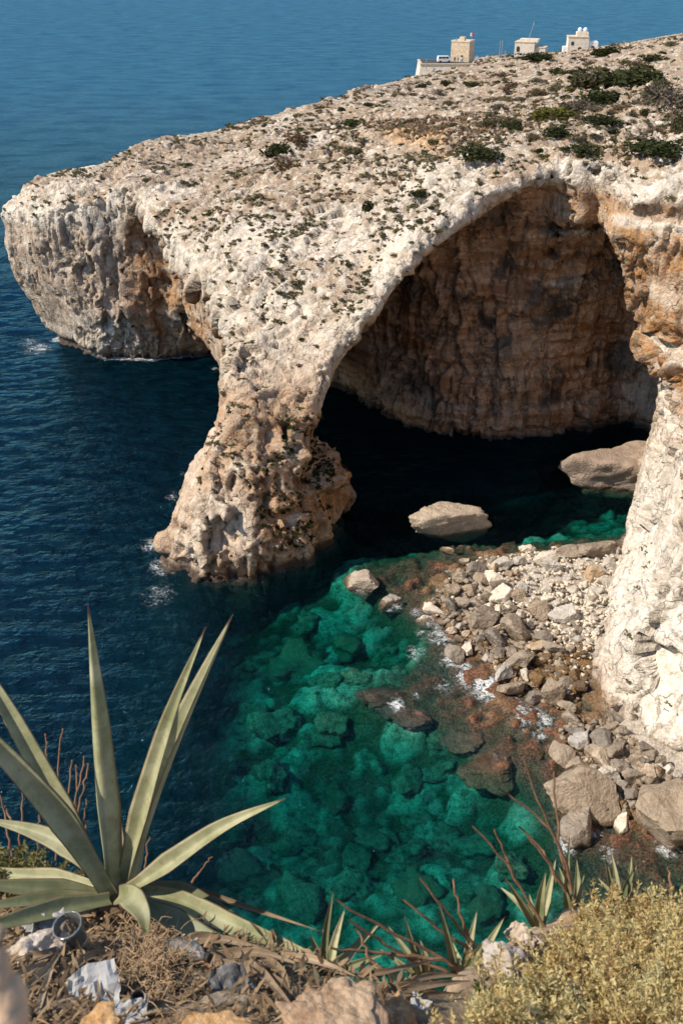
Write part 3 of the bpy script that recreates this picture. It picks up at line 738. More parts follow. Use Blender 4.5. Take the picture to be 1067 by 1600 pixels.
for mat, lab, n in ((M_PALE, 'white pebbles covering the beach below the arch', 2200), (M_GREY, 'grey shingle between the boulders of the beach', 2200), (M_WET, 'wet brown shingle in the shallows round the boulders', 700)):
    xf = []
    for tries in range(20000):
        if len(xf) >= n: break
        px, py = R.uniform(645, 1065), R.uniform(850, 1280)
        b = inside(BEACH, px, py)
        white = smooth01(-10, 45, (px - 770) * .5 - (py - 930) * .45) if b else 0
        if mat is M_PALE and not (b and R.random() < white + .06): continue
        if mat is M_GREY and not ((b and R.random() > white) or inside(LOWER, px, py)): continue
        if mat is M_WET and not ((b and py > 1005) or (inside(LOWER, px, py) and R.random() < .4)): continue
        p = at_z(px, py, .4); z = shore_z(p[0], p[1]); p = at_z(px, py, z)
        if z < -.5 or z > 2.2: continue
        s = R.uniform(.14, .45) * (1.5 if mat is not M_PALE and R.random() < .4 else 1)
        xf.append((R.randrange(5), Matrix.LocRotScale(Vector((p[0], p[1], z + s * .2)), Euler((R.uniform(-.5, .5), R.uniform(-.5, .5), R.uniform(0, 6.3))), Vector((s * 1.2, s, s * .75)))))
    joined('shingle', TINY, xf, mat, label=lab, cat='shingle', kind='stuff')
# reefs just under and above the surface, and boulders on the bed
for px, py, w, h, lab in ((598, 1085, 88, 46, 'broad brown reef breaking the surface in the turquoise bay'), (640, 1110, 70, 36, 'low brown reef beside the broad reef in the bay'), (760, 1195, 90, 60, 'weed covered brown reef awash below the foam patch'),
                          (725, 1150, 70, 40, 'brown weedy ledge awash right of the bay'), (830, 1160, 60, 40, 'brown weedy ledge awash left of the lower boulder pile'), (690, 880, 50, 26, 'weedy brown ledge awash in front of the lone large boulder')):
    p = at_z(px, py, 0); k = np.linalg.norm(p - _C) / 1555
    me = stone_mesh('reef', int(px), 5, 14, .16, 7); me.materials.append(M_ALGAE)
    o = link('reef', me, loc=(p[0], p[1], -.75), scale=(w * k, h * k * 1.5, 1.5), rot=(0, 0, R.uniform(-.4, .4))); tag(o, lab, 'reef')
M_SUB = None
def sub_material():
    t = NT('submerged_stone'); P = t.pos(); n = t.noise(P, 1.6, 7, .72); n2 = t.noise(P, 6, 5, .7)
    rnd = t.n('ObjectInfo').outputs['Random']
    c = t.mix(t.ramp(t.math('ADD', n, t.math('MULTIPLY', n2, .5)), .5, 1.0), (.035, .055, .028), (.36, .40, .24))
    c = t.mix(t.ramp(rnd, .6, .9), c, t.mix(n2, (.10, .075, .03), (.34, .29, .17)))
    t.pbr(c, .9, t.bump(t.noise(P, 3.5, 7, .75), 1.0, .4), .1); return t.m
M_SUB = sub_material()
SUBS = []
for i in range(5):
    me = stone_mesh('submerged_boulder', 400 + i, 4, 14, .34, 4); me.materials.append(M_SUB); SUBS.append(me)
for px, py, w in ((465, 1010, 90), (545, 985, 60), (480, 945, 50), (410, 985, 60), (430, 1110, 80), (390, 1080, 60), (520, 1120, 70), (600, 1000, 55), (640, 1195, 60), (690, 1185, 55), (610, 1185, 40), (560, 1060, 50), (360, 1240, 75), (420, 1180, 60), (465, 1270, 70), (385, 1310, 80), (460, 1370, 90), (550, 1360, 70), (655, 1370, 80), (700, 1270, 60), (745, 1290, 60), (590, 1265, 60), (520, 1205, 55), (640, 1290, 70), (560, 1300, 60), (720, 1380, 70), (700, 1150, 70), (655, 1240, 50), (760, 1400, 60), (620, 1060, 60), (505, 1060, 60), (350, 1160, 60), (330, 1350, 60), (800, 1350, 55)):
    q = at_z(px, py + 10, -2.5); h = BVH_BED.ray_cast(Vector((q[0], q[1], 6)), Vector((0, 0, -1)))[0]
    if h is None: continue
    k = np.linalg.norm(q - _C) / 1555; s = w * k
    o = link('submerged_boulder', SUBS[R.randrange(5)], loc=(q[0], q[1], min(h.z + .12 * s * .6, -.9 - .31 * s)), scale=(s, s * R.uniform(.9, 1.3), s * .62), rot=(0, 0, R.uniform(0, 6)))
    tag(o, 'weedy boulder lying under the turquoise water of the bay', 'submerged boulder', 'boulders under the turquoise water')
print('rocks', time.time() - T0)
# ------------------------------------------------------------------ buildings on the far skyline
def box_bm(bm, x0, x1, y0, y1, z0, z1, taper=0.0, M=None):
    t = taper
    pts = [(x0, y0, z0), (x1, y0, z0), (x1, y1, z0), (x0, y1, z0), (x0 + t, y0 + t, z1), (x1 - t, y0 + t, z1), (x1 - t, y1 - t, z1), (x0 + t, y1 - t, z1)]
    v = [bm.verts.new((M @ Vector(p)) if M is not None else p) for p in pts]
    for f in ((3, 2, 1, 0), (4, 5, 6, 7), (0, 1, 5, 4), (1, 2, 6, 5), (2, 3, 7, 6), (3, 0, 4, 7)): bm.faces.new([v[i] for i in f])
def cyl_bm(bm, p0, p1, r0, r1, n=8):
    p0, p1 = Vector(p0), Vector(p1); q = (p1 - p0).to_track_quat('Z', 'Y'); rings = []
    for p, r in ((p0, r0), (p1, r1)):
        rings.append([bm.verts.new(p + q @ Vector((r * math.cos(a), r * math.sin(a), 0))) for a in (2 * math.pi * i / n for i in range(n))])
    for i in range(n): bm.faces.new((rings[0][i], rings[0][(i + 1) % n], rings[1][(i + 1) % n], rings[1][i]))
    bm.faces.new(rings[0][::-1]); bm.faces.new(rings[1])
def arch_bm(bm, x, y, z0, w, h, dep=.12):
    """an arched panel facing -y"""
    pts = [(x - w / 2, z0), (x + w / 2, z0)] + [(x + w / 2 * math.cos(a), z0 + h - w / 2 + w / 2 * math.sin(a)) for a in (math.pi * i / 8 for i in range(9))]
    f = [bm.verts.new((px, y - dep, pz)) for px, pz in pts]; b = [bm.verts.new((px, y + .02, pz)) for px, pz in pts]; n = len(pts)
    bm.faces.new(f); bm.faces.new(b[::-1])
    for i in range(n): bm.faces.new((f[i], b[i], b[(i + 1) % n], f[(i + 1) % n]))
def bm_obj(name, bm, mat, parent=None, smooth=False, **kw):
    bmesh.ops.recalc_face_normals(bm, faces=bm.faces)
    me = bpy.data.meshes.new(name); bm.to_mesh(me); bm.free(); o = link(name, me, mat, parent, smooth=smooth); tag(o, **kw); return o
def part(name, mat, parent, fn, smooth=False):
    bm = bmesh.new(); fn(bm); return bm_obj(name, bm, mat, parent, smooth)
M_WALLC = plain('cream_render', (.66, .58, .47), .9, .14, 1.2); M_WALLT = plain('tan_masonry', (.60, .46, .31), .9, .2, 1.5); M_WHITE = plain('white_paint', (.78, .77, .74), .6, .06)
M_DARK = plain('dark_opening', (.035, .03, .028), .6, .2); M_METAL = plain('grey_metal', (.30, .30, .31), .5, .2, metallic=.0) if False else plain('grey_metal', (.30, .30, .31), .5, .2)
M_RED = plain('red_cloth', (.55, .05, .04), .8, .1); M_ASPH = plain('asphalt', (.06, .06, .058), .9, .2); M_GLASSD = plain('dark_glass', (.02, .025, .03), .15, .1)
M_TYRE = plain('tyre_rubber', (.02, .02, .02), .8, .1)
def site(px, py, y):
    p = at_y(px, py, y); return Vector(p)
PXM = lambda y, z=26: 1555.0 / (y * math.cos(PITCH) + (CAM_H - z) * math.sin(PITCH))      # photograph pixels per metre there
k = 1 / PXM(330)
# terrace and tower
c = site(696, 112, 332)
t = empty('terrace_wall', (c.x, c.y, c.z - 2.4)); tag(t, 'pale battered stone terrace wall under the square tower', 'terrace wall')
part('wall', M_WALLC, t, lambda b: box_bm(b, -8.6, 9.5, 0, 14, -2, 4.3, .9))
part('coping', M_WALLT, t, lambda b: box_bm(b, -7.9, 8.8, .6, 13.4, 4.302, 4.6))
part('paving', M_ASPH, t, lambda b: box_bm(b, -7.2, 8.2, 1.3, 12.8, 4.604, 4.64))
tz = c.z - 2.4 + 4.64
p = site(721, 103, 339)
t = empty('watch_tower', (p.x, p.y, tz), math.radians(-24)); tag(t, 'square tan stone watch tower with a flag on the seaward cliff', 'tower')
part('wall', M_WALLT, t, lambda b: box_bm(b, -3.0, 3.0, -2.6, 2.6, 0, 5.6, .12))
part('parapet', M_WALLC, t, lambda b: [box_bm(b, -3.0, 3.0, -2.6, -2.3, 5.602, 6.0), box_bm(b, -3.0, 3.0, 2.3, 2.6, 5.602, 6.0), box_bm(b, -3.0, -2.7, -2.298, 2.298, 5.602, 6.0), box_bm(b, 2.7, 3.0, -2.298, 2.298, 5.602, 6.0)])
part('roof_turret', M_WALLT, t, lambda b: box_bm(b, -.9, .7, -.9, .7, 5.61, 6.9))
part('string_course', M_WALLC, t, lambda b: box_bm(b, -2.98, 2.98, -2.56, 2.56, 4.5, 4.62))
d = part('door', M_DARK, t, lambda b: box_bm(b, .35, 1.0, -2.66, -2.5, 0, 1.9)); part('door_frame', M_WALLC, d, lambda b: [box_bm(b, .15, .33, -2.68, -2.5, 0, 2.0), box_bm(b, 1.02, 1.2, -2.68, -2.5, 0, 2.0)])
part('window', M_DARK, t, lambda b: box_bm(b, -3.06, -2.8, -.3, .3, 3.1, 3.8))
f = empty('flag_pole', (p.x + 2.6, p.y - .3, tz + 5.5)); tag(f, 'short pole with a red and white flag on the tower roof', 'flag pole')
part('pole', M_METAL, f, lambda b: cyl_bm(b, (0, 0, 0), (0, 0, 2.6), .06, .05)); part('flag', M_RED, f, lambda b: box_bm(b, .05, .6, -.02, .02, 1.5, 2.5)); part('flag', M_WHITE, f, lambda b: box_bm(b, -.55, -.05, -.02, .02, 1.5, 2.5))
# van
p = site(693, 107, 335)
v = empty('parked_van', (p.x, p.y, tz), math.radians(8)); tag(v, 'white van parked on the terrace left of the tower', 'van')
def van_body(b):
    pr = [(-2.1, .35), (2.15, .35), (2.2, .95), (1.75, 1.15), (1.25, 1.85), (-2.0, 1.9), (-2.15, .9)]
    L = [b.verts.new((x, -.85, z)) for x, z in pr]; Rr = [b.verts.new((x, .85, z)) for x, z in pr]; b.faces.new(L); b.faces.new(Rr[::-1])
    for i in range(len(pr)): b.faces.new((L[i], Rr[i], Rr[(i + 1) % len(pr)], L[(i + 1) % len(pr)]))
part('body', M_WHITE, v, van_body)
for x0, x1 in ((.25, 1.15), (-.85, .12), (-1.85, -.98)): part('window', M_GLASSD, v, lambda b: box_bm(b, x0, x1, -.872, .872, 1.2, 1.68))
for x in (-1.35, 1.35):
    for yy in (-.78, .78): part('wheel', M_TYRE, v, lambda b: cyl_bm(b, (x, yy - .1, .33), (x, yy + .1, .33), .33, .33, 12))
# people: one continuous body each, grown from joints
def body_mesh(name, joints, mat):
    names = list(joints); idx = {n: i for i, n in enumerate(names)}
    me = bpy.data.meshes.new(name); me.from_pydata([joints[n][0] for n in names], [(idx[n], idx[joints[n][2]]) for n in names if joints[n][2]], [])
    o = bpy.data.objects.new(name, me); COL.objects.link(o); m = o.modifiers.new('skin', 'SKIN'); o.modifiers.new('sub', 'SUBSURF').levels = 1
    for n, s in zip(names, me.skin_vertices[0].data): s.radius = (joints[n][1], joints[n][1]); s.use_root = n == names[0]
    dg = bpy.context.evaluated_depsgraph_get(); m2 = bpy.data.meshes.new_from_object(o.evaluated_get(dg)); bpy.data.objects.remove(o); m2.name = name
    m2.materials.clear(); m2.materials.append(mat); return m2
J = {'pelvis': ((0, 0, .92), .14, None), 'chest': ((0, 0, 1.32), .16, 'pelvis'), 'neck': ((0, 0, 1.5), .065, 'chest'), 'head': ((0, .02, 1.66), .105, 'neck')}
for s, n in ((-1, 'l'), (1, 'r')):
    J['sh' + n] = ((.19 * s, 0, 1.42), .07, 'chest'); J['el' + n] = ((.27 * s, .02, 1.14), .05, 'sh' + n); J['ha' + n] = ((.27 * s, -.12, .9), .04, 'el' + n)
    J['hip' + n] = ((.1 * s, 0, .86), .1, 'pelvis'); J['kn' + n] = ((.11 * s, -.03, .48), .065, 'hip' + n); J['ft' + n] = ((.12 * s, .02, .07), .05, 'kn' + n); J['to' + n] = ((.13 * s, -.17, .04), .04, 'ft' + n)
BODIES = [body_mesh('person', J, plain(n, cc, .85)) for n, cc in (('dark_clothes', (.05, .05, .06)), ('navy_clothes', (.06, .09, .16)), ('white_clothes', (.6, .58, .55)))]
for i, (px, lab) in enumerate(((709, 'person in dark clothes standing left of the tower front'), (714, 'person in navy clothes standing between two others by the tower'), (719.5, 'person in white clothes standing by the tower door'))):
    p = site(px, 107, 335); o = link('person', BODIES[i], loc=(p.x, p.y - .6, tz), rot=(0, 0, i * 1.3)); tag(o, lab, 'person')
def pole(px, y, h, lab, sign=None, kind='lamp_post'):
    g = site(px, 97, y); g.z = max(float(TOP(g.x, g.y)) - .3, 20); o = empty(kind, g); tag(o, lab, 'post')
    part('pole', M_METAL, o, lambda b: cyl_bm(b, (0, 0, 0), (0, 0, h), .13, .09)); part('base', M_WALLC, o, lambda b: box_bm(b, -.3, .3, -.3, .3, 0, .5)); part('cap', M_METAL, o, lambda b: cyl_bm(b, (0, 0, h), (0, 0, h + .2), .16, .1))
    if sign: part('panel', M_WHITE, o, sign)
pole(779, 352, 6.2, 'left one of the pair of tall grey posts between tower and houses'); pole(782.6, 352, 6.2, 'right one of the pair of tall grey posts between tower and houses'); pole(788, 352, 3.2, 'short grey post beside the pair of tall posts')
pole(744, 345, 3.0, 'small post with a white board just right of the tower', lambda b: box_bm(b, -.5, .5, -.2, -.12, 1.6, 2.6), 'sign_post')
pole(666, 332, 3.4, 'lone dark post on the left end of the terrace', kind='post')
# house with arched windows and a leaning mast
p = site(826, 93, 358)
h = empty('house', (p.x, p.y, p.z - 1.2), math.radians(-18)); tag(h, 'cream flat roofed house with arched windows and a leaning mast', 'house')
part('wall', M_WALLC, h, lambda b: [box_bm(b, -4.6, 1.8, -3, 4, 0, 6.4), box_bm(b, 1.802, 5.2, -2, 3.4, 0, 4.9)])
part('upper_storey', M_WALLC, h, lambda b: box_bm(b, -3.4, 2.6, -1.6, 3, 6.402, 7.3)); part('roof', M_WALLT, h, lambda b: [box_bm(b, -4.75, 1.78, -3.15, 4.15, 6.404, 6.62), box_bm(b, 1.83, 5.35, -2.15, 3.5, 4.902, 5.1)])
for x, z, w, hh in ((-3.4, 3.6, 1.0, 1.7), (-3.4, .4, 1.2, 1.9), (.3, .4, 1.1, 2.0)):
    wo = part('window', M_DARK, h, lambda b: arch_bm(b, x, -3, z, w, hh, .06)); part('sill', M_WHITE, wo, lambda b: box_bm(b, x - w * .62, x + w * .62, -3.25, -3.002, z - .14, z - .004))
part('window', M_DARK, h, lambda b: box_bm(b, 2.9, 3.9, -2.07, -1.9, 2.2, 3.3))
part('mast', M_METAL, h, lambda b: [cyl_bm(b, (-.6, 0, 7.3), (.6, 0, 12.2), .12, .06), cyl_bm(b, (.6, 0, 11.2), (.6, 0, 12.4), .14, .14)])
# house with water tanks
p = site(905, 80, 372)
h = empty('house', (p.x, p.y, p.z - 1.0), math.radians(-6)); tag(h, 'tan and white house with two round white tanks on its roof', 'house')
part('wall', M_WALLC, h, lambda b: box_bm(b, -4.4, 2.4, -3, 4, 0, 5.4)); part('annex', M_WHITE, h, lambda b: box_bm(b, 2.402, 5.6, -2.4, 3.6, 0, 4.0)); part('porch', M_WHITE, h, lambda b: box_bm(b, -5.8, -4.402, -2, 2, 0, 2.4))
part('roof', M_WALLT, h, lambda b: box_bm(b, -4.55, 2.38, -3.15, 4.15, 5.402, 5.65)); part('upper_storey', M_WALLC, h, lambda b: box_bm(b, -1.6, 2.2, -1.5, 3, 5.652, 6.9))
part('door', M_DARK, h, lambda b: arch_bm(b, -.4, -3, .1, 1.3, 2.4, .06)); part('window', M_DARK, h, lambda b: box_bm(b, -3.4, -2.5, -3.06, -2.9, 3.0, 4.1)); part('window', M_DARK, h, lambda b: box_bm(b, 3.4, 4.4, -2.46, -2.3, 1.6, 2.8))
for x in (-.6, 1.2):
    bm = bmesh.new(); bmesh.ops.create_uvsphere(bm, u_segments=14, v_segments=8, radius=.75, matrix=Matrix.Translation((x, .5, 7.5))); cyl_bm(bm, (x, .5, 6.9), (x, .5, 7.4), .5, .62, 12); bm_obj('water_tank', bm, M_WHITE, h, True)
# dry stone field walls on the ridge
for i, (pts, lab) in enumerate((([(770, 95, 350), (800, 93, 352), (868, 86, 350)], 'low pale garden wall running below the two houses'), ([(985, 74, 320), (1025, 68, 312), (1080, 62, 305)], 'dry stone field wall on the ridge at the right edge'))):
    xf = []
    for (a, b) in zip(pts, pts[1:]):
        A, B = site(*a), site(*b); n = int((B - A).length / .55)
        for q in range(n):
            f0 = A.lerp(B, q / n); g = float(TOP(f0.x, f0.y))
            for l in range(3): xf.append((R.randrange(8), Matrix.LocRotScale(Vector((f0.x + R.uniform(-.1, .1), f0.y + R.uniform(-.12, .12), g - .1 + l * .42)), Euler((0, 0, R.uniform(0, 6))), Vector((.8, .7, .55)) * R.uniform(.8, 1.15))))
    joined('field_wall', SMALL, xf, M_TAN, label=lab, cat='stone wall')

# ------------------------------------------------------------------ vegetation on the land
def leaf_material(name, lo, hi, trans=.25):
    t = NT(name); P = t.pos(); rnd = t.n('ObjectInfo').outputs['Random']; rl = t.n('NewGeometry').outputs['Random Per Island']
    c = t.mix(t.math('ADD', t.math('MULTIPLY', t.noise(P, 1.4, 3), .5), t.math('MULTIPLY', rl, .5)), lo, hi)
    hsv = t.n('HueSaturation'); t.put(hsv.inputs['Color'], c); t.put(hsv.inputs['Value'], t.math('MULTIPLY_ADD', rnd, .5, .75)); c = hsv.outputs[0]
    d = t.n('BsdfDiffuse', i_Color=c); tr = t.n('BsdfTranslucent', i_Color=c); m = t.n('MixShader', i_0=trans, i_1=d.outputs[0], i_2=tr.outputs[0])
    t.t.links.new(m.outputs[0], t.out.inputs['Surface']); return t.m
L_DARK = leaf_material('dark_leaves', (.022, .028, .012), (.075, .082, .034)); L_OLIVE = leaf_material('olive_leaves', (.065, .06, .03), (.17, .15, .08)); L_GREY = leaf_material('grey_twigs', (.09, .072, .052), (.22, .18, .13)); L_YELL = leaf_material('yellow_green_leaves', (.075, .075, .018), (.21, .19, .055))
L_BROWN = leaf_material('dry_brown_leaves', (.075, .048, .026), (.19, .13, .075)); L_STRAW = leaf_material('straw', (.20, .13, .075), (.42, .30, .19))
L_SCRO = leaf_material('scrub_olive', (.085, .078, .038), (.21, .185, .10)); L_SCRB = leaf_material('scrub_brown', (.12, .08, .05), (.28, .195, .12))
M_BARK = plain('bark', (.16, .12, .085), .9, .35, 12)
def leaf_cloud(r, n, size, shape=(1, 1, .6), lobes=6, up=.4):
    """leaf-sized faces through an uneven crown about 1 across, base at z=0"""
    cs = r.normal(size=(lobes, 3)); cs /= np.linalg.norm(cs, axis=1, keepdims=True); cs *= r.uniform(.12, .34, (lobes, 1)); cs[:, 2] = np.abs(cs[:, 2]) * .8; cr = r.uniform(.13, .28, lobes)
    k = r.integers(0, lobes, n); d = r.normal(size=(n, 3)); d /= np.linalg.norm(d, axis=1, keepdims=True)
    p = cs[k] + d * (cr[k] * r.uniform(.55, 1.0, n)**.5)[:, None]; p[:, 2] = np.abs(p[:, 2] + .04)
    a = r.normal(size=(n, 3)) + d * .6 + [0, 0, up]; a /= np.linalg.norm(a, axis=1, keepdims=True); b = np.cross(a, r.normal(size=(n, 3))); b /= np.linalg.norm(b, axis=1, keepdims=True) + 1e-9
    s = size * r.uniform(.6, 1.3, (n, 1)); sh = np.array(shape)
    V = np.stack([p - a * s * .5, p + b * s * .32, p + a * s * .7, p - b * s * .32], 1) * sh
    return V.reshape(-1, 3), np.arange(4 * n).reshape(-1, 4)
def twigs(r, n, wide=.5, h=.5, rad=.012):
    bm = bmesh.new()
    for i in range(n):
        a = r.uniform(0, 6.28); q = r.uniform(.2, 1) * wide; m = Vector((math.cos(a) * q * .45, math.sin(a) * q * .45, h * .5)); e = Vector((math.cos(a) * q, math.sin(a) * q, h * r.uniform(.6, 1)))
        cyl_bm(bm, (0, 0, -.08), m, rad, rad * .7, 5); cyl_bm(bm, m, e, rad * .7, rad * .25, 5)
    me = bpy.data.meshes.new('branches'); bm.to_mesh(me); bm.free(); me.materials.append(M_BARK); return me
rs = np.random.default_rng(21)
CROWNS, STEMS = {}, [twigs(rs, 7, .4, .42) for i in range(3)]
for key, mat, n, size in (('dark', L_DARK, 950, .085), ('olive', L_OLIVE, 800, .085), ('grey', L_GREY, 620, .075), ('yellow', L_YELL, 900, .085), ('brown', L_BROWN, 520, .08)):
    CROWNS[key] = []
    for i in range(4):
        v, f = leaf_cloud(rs, n, size, lobes=9); me = mesh_np('crown', v, f, False); me.materials.append(mat); CROWNS[key].append(me)
WORDS = dict(dark='dark green', olive='olive green', grey='grey leafless', yellow='yellow green', brown='dry brown')
nb = 0
def shrub(px, py, w, h, key, label=None, group=None, name='shrub'):
    global nb
    g = ground_px(px, py + h * .35)
    if g is None: return None
    loc = g[0]; k = g[3] / 1555; nb += 1
    o = empty(name, loc - Vector((0, 0, .05)), R.uniform(0, 6.28)); s = w * k
    tag(o, label or ('%s shrub on the pale rocky slope above the arch' % WORDS[key]), 'shrub', group)
    link('crown', CROWNS[key][nb % 4], None, o, scale=(s * 1.35, s * 1.35, max(h * k * 2.2, s * .85)))
    link('branches', STEMS[nb % 3], None, o, scale=(s, s, max(h * k * 1.4, s * .5)))
    return o
SHRUBS, SH_ANCH = [], []
for q in [(1000, 120, 82, 34, 'dark', 'largest dark green bush at the upper right of the hillside'), (930, 118, 78, 46, 'olive', 'tall olive grey bush left of the largest dark green bush'), (940, 148, 48, 32, 'dark', 'round green bush just below the olive grey bush'),
          (862, 172, 78, 34, 'yellow', 'windswept yellow green pine bush on the hillside'), (868, 203, 38, 24, 'dark', 'small round dark bush below the windswept pine bush'), (900, 165, 50, 34, 'grey', 'bare grey thicket right of the windswept pine bush'),
          (752, 236, 60, 36, 'dark', 'wide green bush between the dirt path and the arch'), (834, 88, 44, 14, 'dark', 'flat green bush in front of the house with arched windows'), (1042, 145, 74, 50, 'grey', 'tall grey half bare bush at the right edge of the hillside'),
          (1062, 188, 34, 40, 'olive', 'olive bush cut by the right edge of the frame'), (945, 187, 48, 18, 'dark', 'low long green bush on the pale rock slab'), (1025, 230, 78, 20, 'dark', 'long low green hedge like bush above the right cliff'), (910, 232, 46, 16, 'dark', 'low dark bush above the crest of the arch'),
          (800, 193, 32, 16, 'dark', 'small dark bush left of the round dark bush'), (774, 188, 34, 14, 'olive', 'flat olive bush left of two small dark bushes'), (552, 190, 32, 16, 'dark', 'round dark bush near the seaward rim left of the path'), (554, 233, 38, 18, 'olive', 'flat olive bush at the left end of the dirt path'),
          (576, 320, 22, 28, 'dark', 'small upright dark bush on the bare white slope'), (652, 300, 26, 16, 'dark', 'small rounded bush on the white slope near the arch edge'), (434, 232, 40, 34, 'dark', 'dark bush in the gully below the seaward rim'), (462, 214, 36, 26, 'brown', 'dry brown bush beside the dark gully bush'), (450, 255, 40, 24, 'brown', 'dry brown bush below the dark gully bush'),
          (1018, 91, 34, 16, 'dark', 'dark bush on the ridge below the field wall'), (995, 102, 34, 20, 'olive', 'olive bush behind the largest dark green bush'), (945, 82, 44, 10, 'dark', 'flat dark bush on the ridge right of the tank house')]:
    shrub(*q); SHRUBS.append((None, q[0], q[1], WORDS[q[4]] + ' shrub', '')); SH_ANCH.append((q[0], q[1], 'the ' + q[5]))
GROUPED = 0
land_px = [(40, 300), (150, 270), (300, 218), (430, 185), (540, 145), (680, 122), (800, 98), (950, 82), (1067, 64), (1067, 240), (930, 255), (850, 262), (740, 320), (640, 395), (560, 500), (480, 560), (350, 520), (250, 380), (180, 300)]
for tries in range(6000):
    if GROUPED >= 240: break
    px, py = R.uniform(20, 1067), R.uniform(62, 560)
    if not inside(land_px, px, py): continue
    up = smooth01(330, 120, py) * smooth01(350, 800, px)
    if R.random() > .25 + .75 * up: continue
    key = R.choices(['dark', 'olive', 'grey', 'brown', 'yellow'], [3.2, 3, 2.2, 3, .3])[0]
    w = R.uniform(10, 26) * (.55 + .45 * up) * (.75 if py < 110 else 1)
    lab = '%s shrub among many dotting the rocky slope' % WORDS[key]
    o = shrub(px, py, w, w * R.uniform(.4, .65), key, lab, '%s shrubs on the slope' % WORDS[key])
    if o: GROUPED += 1; SHRUBS.append((o, px, py, WORDS[key] + ' shrub', lab))
SH_ANCH = [(1000, 120, 'the largest dark green bush'), (930, 118, 'the tall olive grey bush'), (862, 172, 'the windswept pine bush'), (752, 236, 'the wide path bush'), (1042, 145, 'the half bare edge bush'), (945, 187, 'the low slab bush'), (1025, 230, 'the hedge like bush'), (552, 190, 'the round rim bush'), (576, 320, 'the small upright bush'), (652, 300, 'the arch edge bush'), (434, 232, 'the dark gully bush'), (721, 90, 'the watch tower'), (826, 78, 'the arched window house'), (905, 68, 'the tank roof house'), (650, 235, 'the dirt path')]
name_by_place(SHRUBS, SH_ANCH)
# small scrub nobody could count
def scatter_faces(k, n, test):
    V, Q = LAND[k]; c = V[Q].mean(1); fn = np.cross(V[Q[:, 2]] - V[Q[:, 0]], V[Q[:, 3]] - V[Q[:, 1]]); ar = np.linalg.norm(fn, axis=1); fn /= ar[:, None] + 1e-9
    w = np.nan_to_num(test(c, fn) * ar); 
    if w.sum() <= 0: return c[:0]
    return c[rs.choice(len(c), n, p=w / w.sum())]
def tufts(name, pts, mat, smin_, smax_, leaves, label, cat='scrub', flat=.55):
    if not len(pts): return
    base = [leaf_cloud(rs, leaves, .30, lobes=3, up=.9) for i in range(5)]; smin_ *= 1.25; smax_ *= 1.25; VV = []; n = 0
    for p in pts:
        s = rs.uniform(smin_, smax_); v = base[rs.integers(0, 5)][0] * [s * rs.uniform(.8, 1.5), s, s * flat * 2]; a = rs.uniform(0, 6.28); ca, sa = math.cos(a), math.sin(a)
        VV.append(np.stack([v[:, 0] * ca - v[:, 1] * sa, v[:, 0] * sa + v[:, 1] * ca, v[:, 2]], 1) + p)
    V = np.concatenate(VV); o = link(name, mesh_np(name, V, np.arange(len(V)).reshape(-1, 4), False), mat); tag(o, label, cat, kind='stuff')
def on_top(c, fn):
    u = TOP(c[:, 0], c[:, 1]) - c[:, 2]; cl = smooth01(-.15, .6, vnoise(c, 7, 201) + .5 * vnoise(c, 2.6, 202)); return (fn[:, 2] > .35) * (u < 2.5) * (.06 + cl) * (c[:, 2] > 9)
def on_hill(c, fn):
    cl = smooth01(-.3, .5, vnoise(c, 12, 203) + .4 * vnoise(c, 4, 204)); return (fn[:, 2] > .45) * (c[:, 2] > 14) * (.12 + cl)
tufts('scrub', scatter_faces(0, 3400, on_top), L_SCRO, .35, 1.15, 26, 'small olive scrub dotted over the pale slope')
tufts('scrub', scatter_faces(0, 2400, on_top), L_SCRB, .3, 1.0, 24, 'small dry brown scrub dotted over the pale slope')
tufts('scrub', scatter_faces(0, 600, on_top), L_DARK, .3, .9, 26, 'small dark green scrub in the clefts of the pale slope')
tufts('scrub', scatter_faces(1, 2200, on_hill), L_SCRO, .6, 1.9, 22, 'olive scrub covering the far hillside'); tufts('scrub', scatter_faces(1, 1600, on_hill), L_SCRB, .6, 1.8, 22, 'dry brown scrub covering the far hillside')
tufts('scrub', scatter_faces(2, 500, on_hill), L_SCRO, .6, 1.6, 22, 'olive scrub on the slope beyond the right edge')
def path_grass(c, fn):
    d = poly_sd([tuple(at_y(*q)[:2]) for q in PATH_PX], c[:, 0] - 4, c[:, 1] - 2); return (d < 5) * (fn[:, 2] > .5) * smooth01(5, 0, d) * (c[:, 2] > 25)
tufts('dry_grass', scatter_faces(0, 480, path_grass), L_STRAW, .5, 1.2, 22, 'straw coloured dry grass beside the dirt path', 'grass', .8)
def on_right(c, fn):
    return (c[:, 0] > 21) * (c[:, 1] < 113) * (fn[:, 2] < .6) * (c[:, 2] > 1.5) * smooth01(.1, .6, vnoise(c, 5, 205) + .5 * vnoise(c, 2, 206))
tufts('scrub', scatter_faces(0, 420, on_right), L_SCRO, .25, .75, 24, 'olive scrub clinging to the white cliff on the right')
def on_pier(c, fn):
    w = (c[:, 0] > -9) * (c[:, 0] < 3) * (c[:, 1] < 105) * (c[:, 2] > 2.5) * (c[:, 2] < 17); return w * smooth01(-.2, .5, vnoise(c, 3, 207) + .25 * fn[:, 0]) * smooth01(-10, -4, c[:, 0]) * smooth01(19, 7, c[:, 2])
tufts('scrub', scatter_faces(0, 420, on_pier), L_DARK, .35, .95, 30, 'dark green scrub hanging on the shaded side of the arch pier'); tufts('scrub', scatter_faces(0, 60, on_pier), L_YELL, .3, .6, 30, 'fresh green scrub low on the shaded side of the pier')
def on_face(c, fn):
    return (c[:, 0] < -8) * (fn[:, 2] < .45) * (c[:, 2] > 3) * (.05 + smooth01(.1, .6, vnoise(c, 6, 208)))
tufts('scrub', scatter_faces(0, 260, on_face), L_DARK, .3, .9, 24, 'dark scrub in the cracks of the headland wall and the pier')
